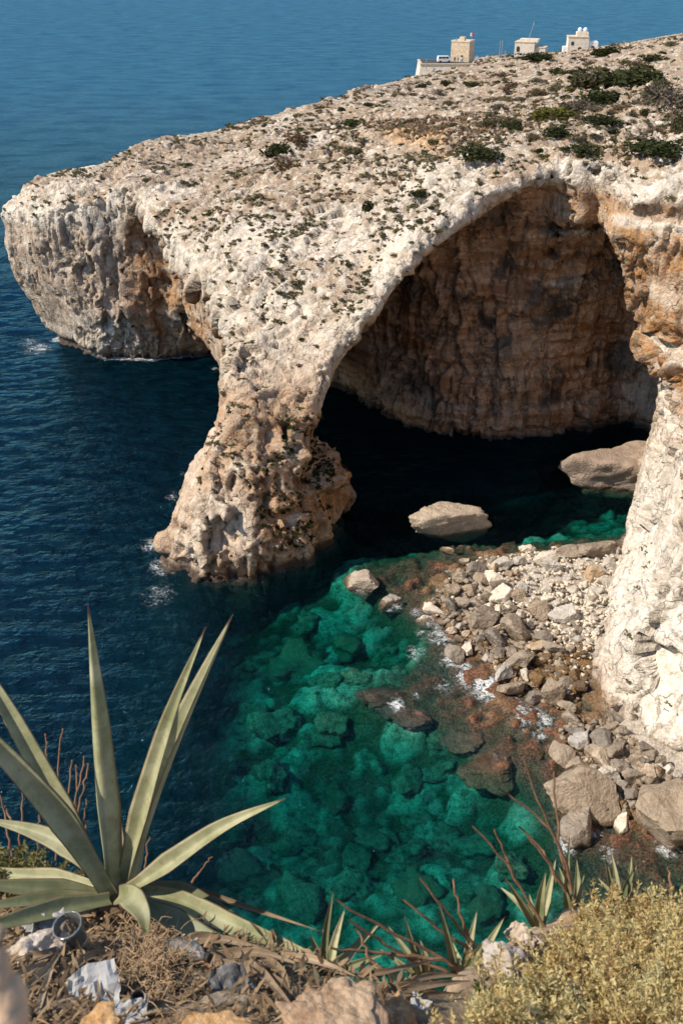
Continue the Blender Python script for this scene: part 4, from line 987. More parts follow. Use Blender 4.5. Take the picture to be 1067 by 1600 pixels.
print('plants', time.time() - T0)
# ------------------------------------------------------------------ the ledge at the viewpoint: rock, agaves, litter, dry stems
def P_(px, py, w): return Vector(at_w(px, py, w))
LEDGE = TPS([tuple(at_w(*map(float, s.split(',')))) for s in '''0,1600,1.95 300,1600,2.0 600,1600,2.1 850,1600,2.2 1067,1600,2.2 0,1500,2.4 200,1490,2.52 400,1530,2.45 540,1560,2.42 680,1570,2.5 800,1520,2.75 850,1470,3.0 960,1430,3.2 1067,1400,3.3
0,1340,3.15 80,1350,3.1 185,1402,2.82 260,1420,2.76 330,1460,2.66 440,1510,2.55 -250,1400,3.0 -250,1650,1.9 1300,1400,3.3 1300,1650,2.1'''.split()], 4.0)
EDGE = [tuple(at_w(*map(float, s.split(',')))[:2]) for s in '''-900,1270,3.3 -200,1285,3.3 0,1305,3.3 90,1350,3.12 200,1392,2.86 330,1452,2.7 460,1505,2.58 560,1550,2.46 690,1560,2.56 760,1500,2.84 830,1440,3.1 900,1410,3.3 1067,1385,3.4 1500,1370,3.5'''.split()]
EDGE = EDGE + [(3.2, -1.6), (-3.2, -1.6)]
def ledge_top(x, y):
    return LEDGE(np.clip(x, -1.6, 1.9), np.clip(y, .75, 2.6)) + .45 * np.maximum(.75 - y, 0)
def ledge_z(x, y):
    d = poly_sd(EDGE, x, y).ravel(); P = np.stack([x.ravel(), y.ravel(), 0 * x.ravel()], 1).astype(np.float32)
    a, b, c = worley(P + .03 * np.stack([vnoise(P, .1, 301), vnoise(P, .1, 302), 0 * P[:, 0]], 1), (.34, .26, 9), 303)
    e = smooth01(0, .25, b - a); a2, b2, c2 = worley(P, (.09, .08, 9), 307)
    o = np.maximum(d, 0); z = ledge_top(x, y).ravel() - 2.6 * o - 5.0 * o**1.6 - .05 * smooth01(-.12, .0, d)
    bare = np.maximum(smooth01(1.25, 1.08, P[:, 1]), .25)
    z = z + bare * (.035 * c * e - .03 * (1 - e)) + .012 * c2 + .02 * fbm(P, .12, 4, 305)
    return np.maximum(z, 47).reshape(x.shape), dict(litter=smooth01(.02, -.08, d) * smooth01(1.08, 1.22, P[:, 1]) * np.clip(.7 + .5 * vnoise(P, .25, 309), 0, 1))
def ledge_material():
    t = NT('ledge_rock'); P = t.pos(); n = t.noise(P, 6, 6, .65); n2 = t.noise(P, 28, 6, .7)
    c = t.mix(t.ramp(n, .3, .7), (.42, .265, .145), (.62, .49, .35)); c = t.mix(t.ramp(n2, .54, .7), c, (.30, .17, .085)); c = t.mix(t.ramp(t.noise(P, 11, 5), .6, .72), c, (.68, .62, .53))
    lit = t.mix(t.ramp(n2, .35, .65), (.035, .022, .014), (.19, .125, .075)); c = t.mix(t.math('MULTIPLY', t.attr('litter'), .95), c, lit)
    t.pbr(c, .95, t.bump(t.math('ADD', n, t.math('MULTIPLY', n2, .5)), .8, .05), .15); return t.m
led = link('ledge_ground', grid_mesh('ledge_ground', spread(-2.0, 2.6, .013, -4, 5, 1.5), spread(.6, 3.5, .013, -1.6, 5, 1.4), ledge_z), ledge_material()); tag(led, kind='structure')
def gz(x, y): return float(ledge_top(np.array([x]), np.array([y]))[0])
def on_ledge(px, py, lift=0.0):
    """point of the ledge seen along a sight line"""
    v = sight(px, py) / 1555.0; lo, hi = 1.2, 5.0
    for _ in range(40):
        m = (lo + hi) / 2; p = _C + v * m
        if p[2] > gz(p[0], p[1]): lo = m
        else: hi = m
    return Vector(_C + v * lo) + Vector((0, 0, lift))

def spline(pts, n):
    """smooth curve through points (Catmull-Rom)"""
    P = [np.array(p, float) for p in pts]; P = [2 * P[0] - P[1]] + P + [2 * P[-1] - P[-2]]; out = []; m = len(P) - 3
    for i in range(n + 1):
        u = i / n * m; k = min(int(u), m - 1); t = u - k; a, b, c, d = P[k:k + 4]
        out.append(.5 * ((2 * b) + (c - a) * t + (2 * a - 5 * b + 4 * c - d) * t * t + (3 * b - 3 * c + d - a) * t**3))
    return np.array(out)
def blade(name, pts, width, up, mat, parent=None, fold=.35, thick=.012, n=26, base=.62, belly=.35, wav=.0, tip=1.0, seed=0):
    """a fleshy pointed leaf: gutter shaped above, rounded below, swelling before its middle"""
    C = spline(pts, n); T = np.gradient(C, axis=0); T /= np.linalg.norm(T, axis=1, keepdims=True); up = np.array(up, float)
    V = []; r = np.random.default_rng(seed); ph = r.uniform(0, 6)
    m = 9
    for i, (c, t) in enumerate(zip(C, T)):
        s = np.cross(t, up); s /= np.linalg.norm(s); u = np.cross(s, t); f = i / n
        w = width * .5 * (np.interp(f, [0, .12, belly, .62, .85, 1], [base, base * 1.05, 1.0, .74, .34, .02 * tip]))
        th = thick * np.interp(f, [0, .2, .7, 1], [1.9, 1.2, .7, .15])
        for k in range(m):
            a = k / (m - 1) * 2 - 1; V.append(c + s * a * w + u * (fold * 1.45 * w * abs(a)**1.25 + wav * w * math.sin(f * 17 + ph + a) * abs(a)))
        for k in range(m - 2, 0, -1):
            a = k / (m - 1) * 2 - 1; V.append(c + s * a * w + u * (fold * 1.45 * w * abs(a)**1.25 - th * (1 - a * a)))
    q = 2 * m - 2; F = [(i * q + k, i * q + (k + 1) % q, (i + 1) * q + (k + 1) % q, (i + 1) * q + k) for i in range(n) for k in range(q)]
    me = mesh_np(name, np.array(V), np.array(F)); e = np.zeros(len(V)); al = np.zeros(len(V))
    for i in range(n + 1):
        for k in range(q): e[i * q + k] = 1.0 if k in (0, m - 1) else (.25 if k in (1, m - 2) else 0); al[i * q + k] = i / n
    set_attr(me, 'edge', e); set_attr(me, 'along', al)
    return link(name, me, mat, parent)
def agave_material(name, lo, hi, edge):
    t = NT(name); P = t.pos(); rnd = t.n('ObjectInfo').outputs['Random']; n = t.noise(P, 9, 5, .6); al = t.attr('along')
    band = t.noise(t.scale(P, (3, 3, 5)), 2.2, 5, .65)
    c = t.mix(t.ramp(t.math('ADD', t.math('MULTIPLY', n, .5), t.math('MULTIPLY', band, .5)), .36, .64), lo, hi)
    c = t.mix(t.math('MULTIPLY', t.ramp(t.noise(P, 34, 6, .75), .54, .7), .5), c, (.15, .10, .05))
    c = t.mix(t.math('MULTIPLY', t.ramp(t.math('ADD', t.attr('edge'), t.math('MULTIPLY', t.noise(P, 40, 3), .5)), .75, 1.2), .85), c, edge)
    c = t.mix(t.ramp(al, .945, .975), c, (.10, .05, .03))
    hsv = t.n('HueSaturation'); t.put(hsv.inputs['Color'], c); t.put(hsv.inputs['Value'], t.math('MULTIPLY_ADD', rnd, .3, .85))
    t.pbr(hsv.outputs[0], .55, t.bump(t.noise(t.scale(P, (1, 1, 1)), 45, 4), .25, .004), .35); return t.m
A_PALE = agave_material('agave_leaf', (.19, .195, .09), (.40, .38, .225), (.22, .13, .07)); A_DEEP = agave_material('agave_leaf_deep', (.11, .125, .06), (.24, .245, .13), (.17, .09, .05)); A_DRY = agave_material('agave_leaf_dry', (.16, .105, .06), (.34, .25, .16), (.10, .06, .035))
def leaf(parent, pts, wpx, up, mat=None, **kw):
    q = [P_(*p) for p in pts]; k = np.mean([p[2] for p in pts]) / 1555
    return blade('leaf', q, wpx * k * .84, up, mat or A_PALE, parent, **kw)
base = P_(185, 1398, 2.78)
ag = empty('agave', base); tag(ag, 'large grey green agave with spread pointed leaves at the lower left', 'agave plant')
ag.location = (0, 0, 0)
TOW = Vector((0, -.8, .55))     # towards the viewpoint
def A(pts, w, up, mat=None, lab=None, **kw):
    o = leaf(ag, pts, w, up, mat, **kw)
    if lab: o['label'] = lab
A([(180, 1395, 2.78), (166, 1270, 2.74), (152, 1110, 2.68), (138, 943, 2.62)], 50, Vector((.2, .8, -.5)), fold=.42, thick=.02, base=.7, seed=1)
A([(190, 1385, 2.86), (180, 1290, 2.9), (173, 1190, 2.93)], 36, TOW, A_DRY, 'leaf with a dry torn edge behind the tall central leaf', fold=.2, wav=.12, seed=2)
A([(192, 1388, 2.78), (222, 1275, 2.74), (266, 1125, 2.68), (322, 979, 2.62)], 42, TOW + Vector((-.45, 0, 0)), fold=.5, seed=3)
A([(196, 1388, 2.84), (246, 1240, 2.82), (300, 1105, 2.8), (364, 960, 2.78)], 48, TOW + Vector((-.9, .2, .2)), fold=.7, seed=4)
A([(172, 1400, 2.74), (98, 1285, 2.66), (0, 1172, 2.56), (-90, 1075, 2.48)], 52, TOW + Vector((.5, 0, .25)), A_PALE, fold=.5, seed=5)
A([(160, 1375, 2.85), (96, 1265, 2.85), (12, 1110, 2.85), (-60, 985, 2.85)], 46, TOW + Vector((.6, 0, .2)), fold=.45, seed=6)
A([(196, 1394, 2.75), (262, 1352, 2.72), (350, 1292, 2.68), (447, 1247, 2.62)], 40, Vector((-.25, -.45, .8)), fold=.5, base=.55, seed=7)
A([(186, 1400, 2.72), (204, 1402, 2.62), (224, 1430, 2.55), (230, 1466, 2.53)], 46, Vector((.1, -.5, .8)), None, 'short leaf curling down over the litter at the front', fold=.3, base=.8, seed=8, belly=.45)
A([(168, 1378, 2.86), (110, 1326, 2.92), (50, 1298, 2.98), (-30, 1278, 3.05)], 40, Vector((.1, -.5, .8)), fold=.3, seed=9)
A([(160, 1388, 2.8), (90, 1372, 2.85), (20, 1366, 2.9), (-60, 1350, 2.95)], 34, Vector((0, -.5, .8)), None, 'low leaf with a scarred pale edge on the left', fold=.25, wav=.06, seed=10)
A([(168, 1402, 2.74), (100, 1392, 2.72), (20, 1386, 2.7), (-80, 1376, 2.68)], 40, Vector((0, -.35, .9)), A_DEEP, fold=.35, seed=11)
A([(172, 1406, 2.7), (100, 1420, 2.62), (20, 1440, 2.52), (-80, 1466, 2.42)], 44, Vector((0, -.35, .9)), A_DEEP, fold=.4, seed=12)
A([(168, 1402, 2.74), (100, 1404, 2.7), (20, 1412, 2.64), (-70, 1425, 2.58)], 34, Vector((0, -.1, 1)), A_DEEP, fold=.3, seed=13)
A([(208, 1392, 2.76), (270, 1402, 2.75), (350, 1440, 2.7), (470, 1490, 2.62), (545, 1528, 2.56)], 42, Vector((.15, -.5, .8)), A_PALE, fold=.35, seed=14, belly=.45)
A([(200, 1404, 2.72), (270, 1438, 2.66), (350, 1480, 2.58), (450, 1512, 2.52)], 44, Vector((.15, -.2, .9)), A_DEEP, fold=.4, seed=15)
A([(212, 1386, 2.84), (280, 1392, 2.86), (340, 1420, 2.84), (420, 1462, 2.8)], 34, Vector((.2, -.3, .9)), A_DEEP, fold=.35, seed=16)
A([(196, 1392, 2.86), (214, 1350, 2.92), (226, 1310, 2.97)], 26, TOW, fold=.3, seed=17)
A([(215, 1378, 2.9), (300, 1390, 2.92), (400, 1422, 2.88), (505, 1456, 2.8)], 13, Vector((0, -.5, .8)), A_DRY, 'thin dark withered leaf sticking out over the sea', fold=.6, seed=18)
A([(172, 1490, 2.5), (174, 1515, 2.44), (178, 1550, 2.36), (182, 1592, 2.28)], 22, Vector((.2, -.7, .6)), A_DRY, 'dead yellowed leaf hanging down at the front', fold=.6, base=.8, seed=19)
bm = bmesh.new(); bmesh.ops.create_icosphere(bm, subdivisions=3, radius=1, matrix=Matrix.Translation(base + Vector((0, .01, -.03))) @ Matrix.Diagonal((.06, .06, .075, 1))); bm_obj('stem', bm, A_DRY, ag, True)
# young agaves along the edge
def young(name, bx, by, w, tips, lab, wpx=17):
    o = empty(name, (0, 0, 0)); tag(o, lab, 'agave plant', None)
    for i, (tx, ty) in enumerate(tips):
        jx, jy = (i * 7 % 5 - 2) * 3.0, (i * 3 % 4) * 3.0; dw = (i * 5 % 7 - 3) * .02
        p0 = (bx + jx, by + jy, w + dw * .3); p1 = (bx + jx + (tx - bx) * .4 , by + (ty - by) * .5, w + dw); p2 = (tx, ty, w + dw * 1.6)
        s = (tx - bx) / 160.0
        leaf(o, [p0, p1, p2], wpx * (.8 + .1 * (i % 4)), TOW + Vector((-s, 0, .1)), A_PALE if i % 3 else A_DEEP, fold=.55, base=.7, n=14, seed=50 + i)
young('agave', 512, 1530, 2.62, [(521, 1389), (539, 1418), (596, 1440), (484, 1458), (504, 1450), (560, 1478), (600, 1490)], 'small agave with narrow upright leaves just right of the large agave', 19)
young('agave', 668, 1556, 2.7, [(630, 1426), (604, 1444), (655, 1466), (640, 1455), (590, 1480), (568, 1500), (620, 1500)], 'left half of the paired small agaves above the ochre rock', 19)
young('agave', 722, 1550, 2.72, [(684, 1405), (745, 1421), (788, 1432), (760, 1465), (706, 1470), (740, 1480)], 'right half of the paired small agaves, left of the pale stone', 21)
young('agave', 842, 1455, 3.2, [(787, 1370), (779, 1384), (811, 1408), (852, 1360), (868, 1340), (826, 1395)], 'small agave standing behind the pale stone', 19)
young('agave', 892, 1440, 3.3, [(889, 1306), (872, 1352), (900, 1340), (880, 1380), (912, 1365)], 'slender agave between dry stalks left of the yellow bush', 17)
young('agave', 968, 1430, 3.4, [(944, 1332), (953, 1326), (986, 1335), (995, 1350), (932, 1370), (1005, 1375)], 'small agave rising behind the top of the yellow bush', 15)
# dry stalks
M_STALK = plain('dry_stalk', (.21, .115, .065), .85, .3, 20); M_STALKP = plain('pale_stalk', (.40, .30, .20), .85, .25, 20)
def tube_np(C, rad, n=6):
    T = np.gradient(C, axis=0); T /= np.linalg.norm(T, axis=1, keepdims=True) + 1e-9; V = []
    for c, t, r in zip(C, T, rad):
        a = np.cross(t, [.31, .95, .1]); a /= np.linalg.norm(a); b = np.cross(t, a)
        for k in range(n): V.append(c + r * (math.cos(6.2832 * k / n) * a + math.sin(6.2832 * k / n) * b))
    m = len(C); F = [(i * n + k, i * n + (k + 1) % n, (i + 1) * n + (k + 1) % n, (i + 1) * n + k) for i in range(m - 1) for k in range(n)]
    return np.array(V), np.array(F)
def stalk(pts, r0, r1, mat, lab=None, group=None, name='dry_stalk', buds=0, cat='dry stalk'):
    C = spline([P_(*p) for p in pts], 12); C += np.random.default_rng(int(abs(pts[0][0]))).normal(size=C.shape) * .0025
    V, F = tube_np(C, np.linspace(r0, r1, len(C))); VV, FF = [V], [F]; off = len(V)
    for b in range(buds):
        f = C[-1 - b % 6] + np.random.default_rng(b).normal(size=3) * .004; q = (DIRS[1][0] * [.004, .004, .007] + f); VV.append(q)
    me = mesh_np(name, V, F); o = link(name, me, mat)
    if lab: tag(o, lab, cat, group)
    for b in range(buds):
        f = C[-1 - b % 6] + np.random.default_rng(b).normal(size=3) * .005
        bme = bpy.data.meshes.get('seed_head') or mesh_np('seed_head', DIRS[1][0] * np.array([.004, .004, .008]), DIRS[1][1])
        link('seed_head', bme, mat, o, loc=f)
    return o
GR = 'dry stalks rising along the ledge'
ST = [([(895, 1395, 3.1), (880, 1340, 3.05), (850, 1268, 3.0), (818, 1188, 2.95)], 'tall reddish dry stalk leaning left in front of the reef'), ([(890, 1385, 3.15), (868, 1310, 3.12), (822, 1262, 3.1), (779, 1231, 3.05)], 'dry stalk forking left from the tall reddish stalk'), ([(878, 1350, 3.1), (872, 1300, 3.1), (864, 1206, 3.1)], 'straight dry stalk right of the tall reddish stalk'),
      ([(852, 1450, 3.0), (815, 1390, 2.98), (790, 1345, 2.95), (739, 1290, 2.9)], None), ([(806, 1380, 2.98), (790, 1340, 2.95), (772, 1294, 2.92)], None), ([(884, 1395, 3.1), (850, 1340, 3.05), (811, 1290, 3.0)], None), ([(870, 1380, 3.1), (852, 1335, 3.1), (828, 1306, 3.1)], None),
      ([(792, 1522, 2.75), (735, 1472, 2.7), (700, 1425, 2.65), (657, 1374, 2.6)], 'long dry stalk crossing the paired small agaves'), ([(735, 1475, 2.7), (720, 1430, 2.7), (707, 1377, 2.7)], None), ([(745, 1490, 2.7), (690, 1455, 2.68), (630, 1405, 2.64)], None), ([(720, 1515, 2.65), (640, 1470, 2.6), (527, 1409, 2.52)], None), ([(700, 1520, 2.62), (630, 1490, 2.58), (547, 1440, 2.5)], None), ([(640, 1560, 2.5), (580, 1500, 2.5), (556, 1450, 2.5)], None), ([(690, 1498, 2.6), (600, 1490, 2.56), (520, 1482, 2.5)], None),
      ([(1052, 1420, 3.1), (1048, 1380, 3.1), (1043, 1352, 3.1)], None)]
STALK_LABELS = {3: 'dry stalk rising left of the tall stalk group over the bay', 4: 'short dry stalk forking from the stalk left of the tall group', 5: 'dry stalk leaning left under the tall reddish stalk', 6: 'shortest dry stalk at the foot of the tall reddish stalk', 8: 'upright dry stalk between the paired small agaves and the pale stone', 9: 'dry stalk leaning left from the right small agave of the pair', 10: 'long dry stalk running left towards the large agave', 11: 'lower of two long dry stalks running left towards the large agave', 12: 'dry stalk rising from behind the large ochre rock', 13: 'almost level dry stalk over the paired small agaves', 14: 'short dry stalk sticking out of the yellow bush near the right edge'}
for i, (pts, lab) in enumerate(ST):
    o = stalk(pts, .0055, .003, M_STALK, lab or STALK_LABELS[i], GR, buds=0)
TWIGS = ['tallest reddish dry twig behind the left agave leaves', 'faint dry twig left of the tallest reddish twig', 'dry twig bending right beside the tallest reddish twig', 'upright dry twig between bent twigs behind the agave', 'dry twig nearest the left edge of the central leaf', 'dry twig crossing to the right behind the agave', 'short dry twig low beside the central leaf', 'dry twig leaning left at the left frame edge', 'upright dry twig over the succulent bush at the left', 'short upright dry twig above the low left leaf', 'low dry twig leaning to the left frame edge', 'thin dry twig under the tallest reddish twig']
for i, (x0, y0, x1, y1) in enumerate(((92, 1330, 95, 1138), (80, 1300, 72, 1150), (98, 1320, 132, 1185), (104, 1330, 112, 1190), (120, 1340, 120, 1200), (112, 1300, 138, 1195), (134, 1345, 137, 1250), (20, 1340, 0, 1230), (30, 1320, 36, 1222), (60, 1345, 64, 1262), (24, 1290, 4, 1255), (88, 1345, 86, 1235), (226, 1390, 234, 1305), (300, 1378, 330, 1338))):
    stalk([(x0, y0, 3.2), ((x0 + x1) / 2 + (i % 3 - 1) * 3, (y0 + y1) / 2, 3.22), (x1, y1, 3.25)], .004, .0025, M_STALK, TWIGS[i] if i < 12 else ('short pale dry twig right of the central agave leaves' if i == 12 else 'short dry twig over the sea under the right agave leaf'), 'dry twigs behind the large agave' if i < 12 else None, name='dry_twig', buds=3 if i < 7 else 0, cat='twig')
stalk([(8, 1660, .5), (4, 1570, .5), (-8, 1500, .5), (-22, 1440, .5)], .0125, .006, plain('tan_stalk', (.50, .34, .23), .9, .12, 30), 'out of focus tan stalk close to the viewer in the lower left corner')
# bushes on the ledge
def sprig_bush(name, area, n, mat, lab, hgt, leafs, size, seed, stems=60):
    r = np.random.default_rng(seed); o = empty(name, (0, 0, 0)); tag(o, lab, 'bush'); VV = []; bm = bmesh.new()
    i = 0
    while i < n:
        px = r.uniform(min(a[0] for a in area), max(a[0] for a in area)); py = r.uniform(min(a[1] for a in area), max(a[1] for a in area))
        if not inside(area, px, py): continue
        i += 1
        g = on_ledge(px, py + 20); h = hgt * r.uniform(.5, 1.15) * (.35 + .75 * abs(float(vnoise(np.array([[g.x, g.y, 0]]), .16, seed)[0])) ** .5); tip = g + Vector((r.normal() * .05, r.normal() * .05 - .02, h)); m = leafs
        f = r.uniform(.25, 1.0, m)[:, None]; c = np.array(g)[None] * (1 - f) + np.array(tip)[None] * f; d = r.normal(size=(m, 3)); d /= np.linalg.norm(d, axis=1, keepdims=True); d[:, 2] = np.abs(d[:, 2]) * .8 + .25
        b = np.cross(d, r.normal(size=(m, 3))); b /= np.linalg.norm(b, axis=1, keepdims=True); s = size * r.uniform(.6, 1.3, (m, 1)); c = c + d * .009 * r.uniform(0, 1, (m, 1)) * (1.3 - f)
        VV.append(np.stack([c, c + d * s * .5 + b * s * .2, c + d * s, c + d * s * .5 - b * s * .2], 1).reshape(-1, 3))
        if i < stems * 4 and i % 4 == 0: cyl_bm(bm, g - Vector((0, 0, .03)), tip, .003, .0012, 5)
    V = np.concatenate(VV); link('foliage', mesh_np('foliage', V, np.arange(len(V)).reshape(-1, 4), False), mat, o)
    if stems > 10: tag(bm_obj('branches', bm, M_STALK, o), kind='stuff')
    return o
L_THYME = leaf_material('ochre_green_leaves', (.40, .29, .10), (.80, .67, .33), .4)
_t = L_THYME.node_tree; _hs = next(n for n in _t.nodes if n.type == 'HUE_SAT'); _rl = next(n for n in _t.nodes if n.type == 'NEW_GEOMETRY' and n.outputs['Random Per Island'].is_linked)
_cr = _t.nodes.new('ShaderNodeValToRGB'); _cr.color_ramp.interpolation = 'LINEAR'
for _p, _c in ((.0, (.10, .075, .03, 1)), (.18, (.44, .25, .10, 1)), (.4, (.74, .57, .25, 1)), (.62, (.84, .71, .36, 1)), (.8, (.54, .52, .28, 1)), (1.0, (.34, .36, .20, 1))):
    _e = _cr.color_ramp.elements.new(_p); _e.color = _c
_n1 = _t.nodes.new('ShaderNodeTexNoise'); _n1.inputs['Scale'].default_value = 9.0; _n1.inputs['Detail'].default_value = 4.0; _t.links.new(next(n for n in _t.nodes if n.type == 'NEW_GEOMETRY' and n.outputs['Position'].is_linked).outputs['Position'], _n1.inputs['Vector'])
_m1 = _t.nodes.new('ShaderNodeMath'); _m1.operation = 'MULTIPLY_ADD'; _t.links.new(_rl.outputs['Random Per Island'], _m1.inputs[0]); _m1.inputs[1].default_value = .36; _m2 = _t.nodes.new('ShaderNodeMath'); _m2.operation = 'MULTIPLY_ADD'; _t.links.new(_n1.outputs[0], _m2.inputs[0]); _m2.inputs[1].default_value = 1.3; _m2.inputs[2].default_value = -.36; _t.links.new(_m2.outputs[0], _m1.inputs[2]); _t.links.new(_m1.outputs[0], _cr.inputs[0]); _t.links.new(_cr.outputs[0], _hs.inputs['Color']); L_SUCC = leaf_material('succulent_leaves', (.10, .095, .03), (.26, .23, .10), .2)
sprig_bush('bush', [(720, 1600), (775, 1560), (835, 1500), (885, 1440), (940, 1410), (1000, 1395), (1067, 1400), (1120, 1400), (1120, 1640), (700, 1640)], 1350, L_THYME, 'dense yellow olive bush filling the lower right corner', .15, 44, .0125, 61, 260)
sprig_bush('bush', [(-40, 1345), (10, 1320), (60, 1335), (105, 1362), (100, 1385), (-40, 1385)], 90, L_SUCC, 'low succulent bush behind the agave at the left edge', .09, 34, .018, 62, 30)
sprig_bush('bush', [(745, 1560), (790, 1545), (800, 1585), (760, 1592)], 12, leaf_material('fresh_leaves', (.05, .07, .015), (.14, .17, .04), .3), 'small fresh green sprout at the left foot of the yellow bush', .05, 26, .03, 63, 6)
# stones on the ledge
def ledge_stone(px, py, w, h, mat, seed, lab, lift=.3, cat='stone', sub=5):
    p = on_ledge(px, py + h * .4); k = (p - Vector(_C)).length / 1555; me = stone_mesh('stone', seed, sub, 12, .24, 7); me.materials.append(mat)
    o = link('stone', me, loc=p + Vector((0, 0, h * k * lift)), scale=(w * k, w * k * .75, h * k * 1.15), rot=(0, 0, seed)); tag(o, lab, cat)
M_LEDGE = stone_material('ochre_ledge_stone', (.27, .145, .07), (.64, .45, .285), 14); M_LPALE = stone_material('pale_ledge_stone', (.34, .26, .20), (.62, .55, .47), 14)
ledge_stone(535, 1616, 200, 58, M_LEDGE, 71, 'large ochre rock at the bottom edge centre'); ledge_stone(330, 1632, 170, 32, M_LEDGE, 72, 'brown ochre rock at the bottom edge left of the large ochre rock'); ledge_stone(130, 1650, 150, 34, M_LEDGE, 73, 'ochre rock at the bottom edge under the white paper'); ledge_stone(620, 1590, 80, 40, M_LEDGE, 77, 'small ochre rock at the bottom edge right of the large ochre rock')
ledge_stone(786, 1490, 86, 56, M_LPALE, 74, 'pale stone between the small agaves and the yellow bush', .35); ledge_stone(818, 1462, 58, 46, M_LPALE, 75, 'brownish stone resting behind the pale stone', .45); ledge_stone(60, 1475, 100, 50, M_LPALE, 76, 'pale grey stone under the left leaves of the large agave')
# litter
M_PAPER = plain('white_paper', (.38, .37, .355), .8, .08, 14)
def cup():
    t = NT('clear_plastic'); tr = t.n('BsdfTransparent', i_Color=(.95, .95, .95)); gl = t.n('BsdfGlossy', i_Roughness=.12, i_Color=(.9, .9, .9)); df = t.n('BsdfDiffuse', i_Color=(.7, .69, .66))
    a = t.n('MixShader', i_0=.13, i_1=tr.outputs[0], i_2=df.outputs[0]); fr = t.n('Fresnel', i_IOR=1.3); b = t.n('MixShader', i_0=fr.outputs[0], i_1=a.outputs[0], i_2=gl.outputs[0]); t.t.links.new(b.outputs[0], t.out.inputs['Surface']); return t.m
M_CLEAR = cup()
def lathe(bm, prof, n=24, M=Matrix(), cap=True):
    R_ = []
    for r, z in prof: R_.append([bm.verts.new(M @ Vector((r * math.cos(6.28319 * k / n), r * math.sin(6.28319 * k / n), z))) for k in range(n)])
    for a, b in zip(R_, R_[1:]):
        for k in range(n): bm.faces.new((a[k], a[(k + 1) % n], b[(k + 1) % n], b[k]))
    if cap: bm.faces.new(R_[0][::-1])
p = on_ledge(128, 1486); c = empty('plastic_cup', p + Vector((0, 0, .025))); c.rotation_euler = (.12, -.2, 0); tag(c, 'clear plastic cup standing tilted in the litter under the agave', 'plastic cup')
bm = bmesh.new(); lathe(bm, [(.024, 0), (.0275, .03), (.032, .066), (.035, .09), (.034, .09), (.031, .066), (.0265, .03), (.023, .002)]); bm_obj('wall', bm, M_CLEAR, c, True)
bm = bmesh.new(); lathe(bm, [(.034, .0895), (.0372, .0895), (.0372, .093), (.034, .093), (.034, .0895)], cap=False); bm_obj('rim', bm, M_CLEAR, c, True)
p = on_ledge(268, 1490); c = empty('plastic_bottle', p + Vector((0, 0, .03))); c.rotation_euler = (1.2, .3, .9); tag(c, 'crushed dark clear bottle end lying beside the dry grass clump', 'plastic bottle')
bm = bmesh.new(); lathe(bm, [(.008, -.002), (.022, .004), (.027, .02), (.024, .05), (.027, .08), (.02, .1), (.009, .115), (.009, .125)]); bm_obj('body', bm, M_CLEAR, c, True); bm = bmesh.new(); lathe(bm, [(.011, .126), (.011, .14), (.001, .14)]); bm_obj('cap', bm, M_DARK, c)
p = on_ledge(217, 1575); c = empty('plastic_tube', p + Vector((0, 0, .03))); c.rotation_euler = (.5, .25, 0); tag(c, 'squeezed grey plastic tube standing in the litter', 'plastic tube')
bm = bmesh.new(); lathe(bm, [(.006, -.04), (.012, -.02), (.014, .02), (.016, .045)], 14); bm_obj('body', bm, plain('grey_plastic', (.42, .42, .42), .35, .2, 30), c, True); bm = bmesh.new(); lathe(bm, [(.0055, -.055), (.0055, -.041), (.003, -.041)], 10); bm_obj('nozzle', bm, M_PAPER, c)
def crumpled(name, px, py, w, h, mat, lab, seed, cat, lift=.012):
    p = on_ledge(px, py); k = (p - Vector(_C)).length / 1555; n = 14; r = np.random.default_rng(seed); xs = np.linspace(-.5, .5, n); x, y = np.meshgrid(xs, xs, indexing='ij'); P = np.stack([x.ravel(), y.ravel(), 0 * x.ravel()], 1).astype(np.float32)
    a, b, q = worley(P + seed, .38, seed); z = .22 * (np.abs(vnoise(P, .3, seed)) + .6 * a) + .25 * P[:, 1]
    ed = 1 + .18 * vnoise(P, .4, seed + 3); V = np.stack([P[:, 0] * w * k * ed, P[:, 1] * h * k * 1.3 * ed, z * w * k], 1); i = (np.arange(n - 1)[:, None] * n + np.arange(n - 1)[None]).ravel()
    me = mesh_np(name, V, np.stack([i, i + n, i + n + 1, i + 1], 1), False); o = link(name, me, mat, loc=p + Vector((0, 0, lift)), rot=(0, 0, r.uniform(-.6, .6))); m = o.modifiers.new('thickness', 'SOLIDIFY'); m.thickness = .0012; tag(o, lab, cat)
crumpled('paper_sheet', 148, 1560, 66, 50, M_PAPER, 'crumpled white paper sheet below the hanging dead leaf', 5, 'paper'); crumpled('plastic_film', 205, 1590, 46, 26, M_PAPER, 'white plastic film at the bottom edge below the grey tube', 6, 'plastic bag'); crumpled('paper_scrap', 70, 1462, 60, 36, M_PAPER, 'grey white paper scrap left of the clear cup', 7, 'paper'); crumpled('paper_scrap', 295, 1478, 26, 12, M_PAPER, 'small white paper scrap right of the dry grass clump', 8, 'paper')
crumpled('plastic_sheet', 360, 1548, 60, 34, plain('grey_film', (.11, .105, .10), .4, .3, 30), 'dark grey plastic sheet lying right of the dry grass clump', 9, 'plastic sheet'); crumpled('paper_scrap', 312, 1503, 16, 26, M_PAPER, 'small pale paper strip standing in the litter', 10, 'paper'); crumpled('paper_scrap', 655, 1582, 30, 22, M_PAPER, 'white paper scrap under the paired small agaves', 11, 'paper')
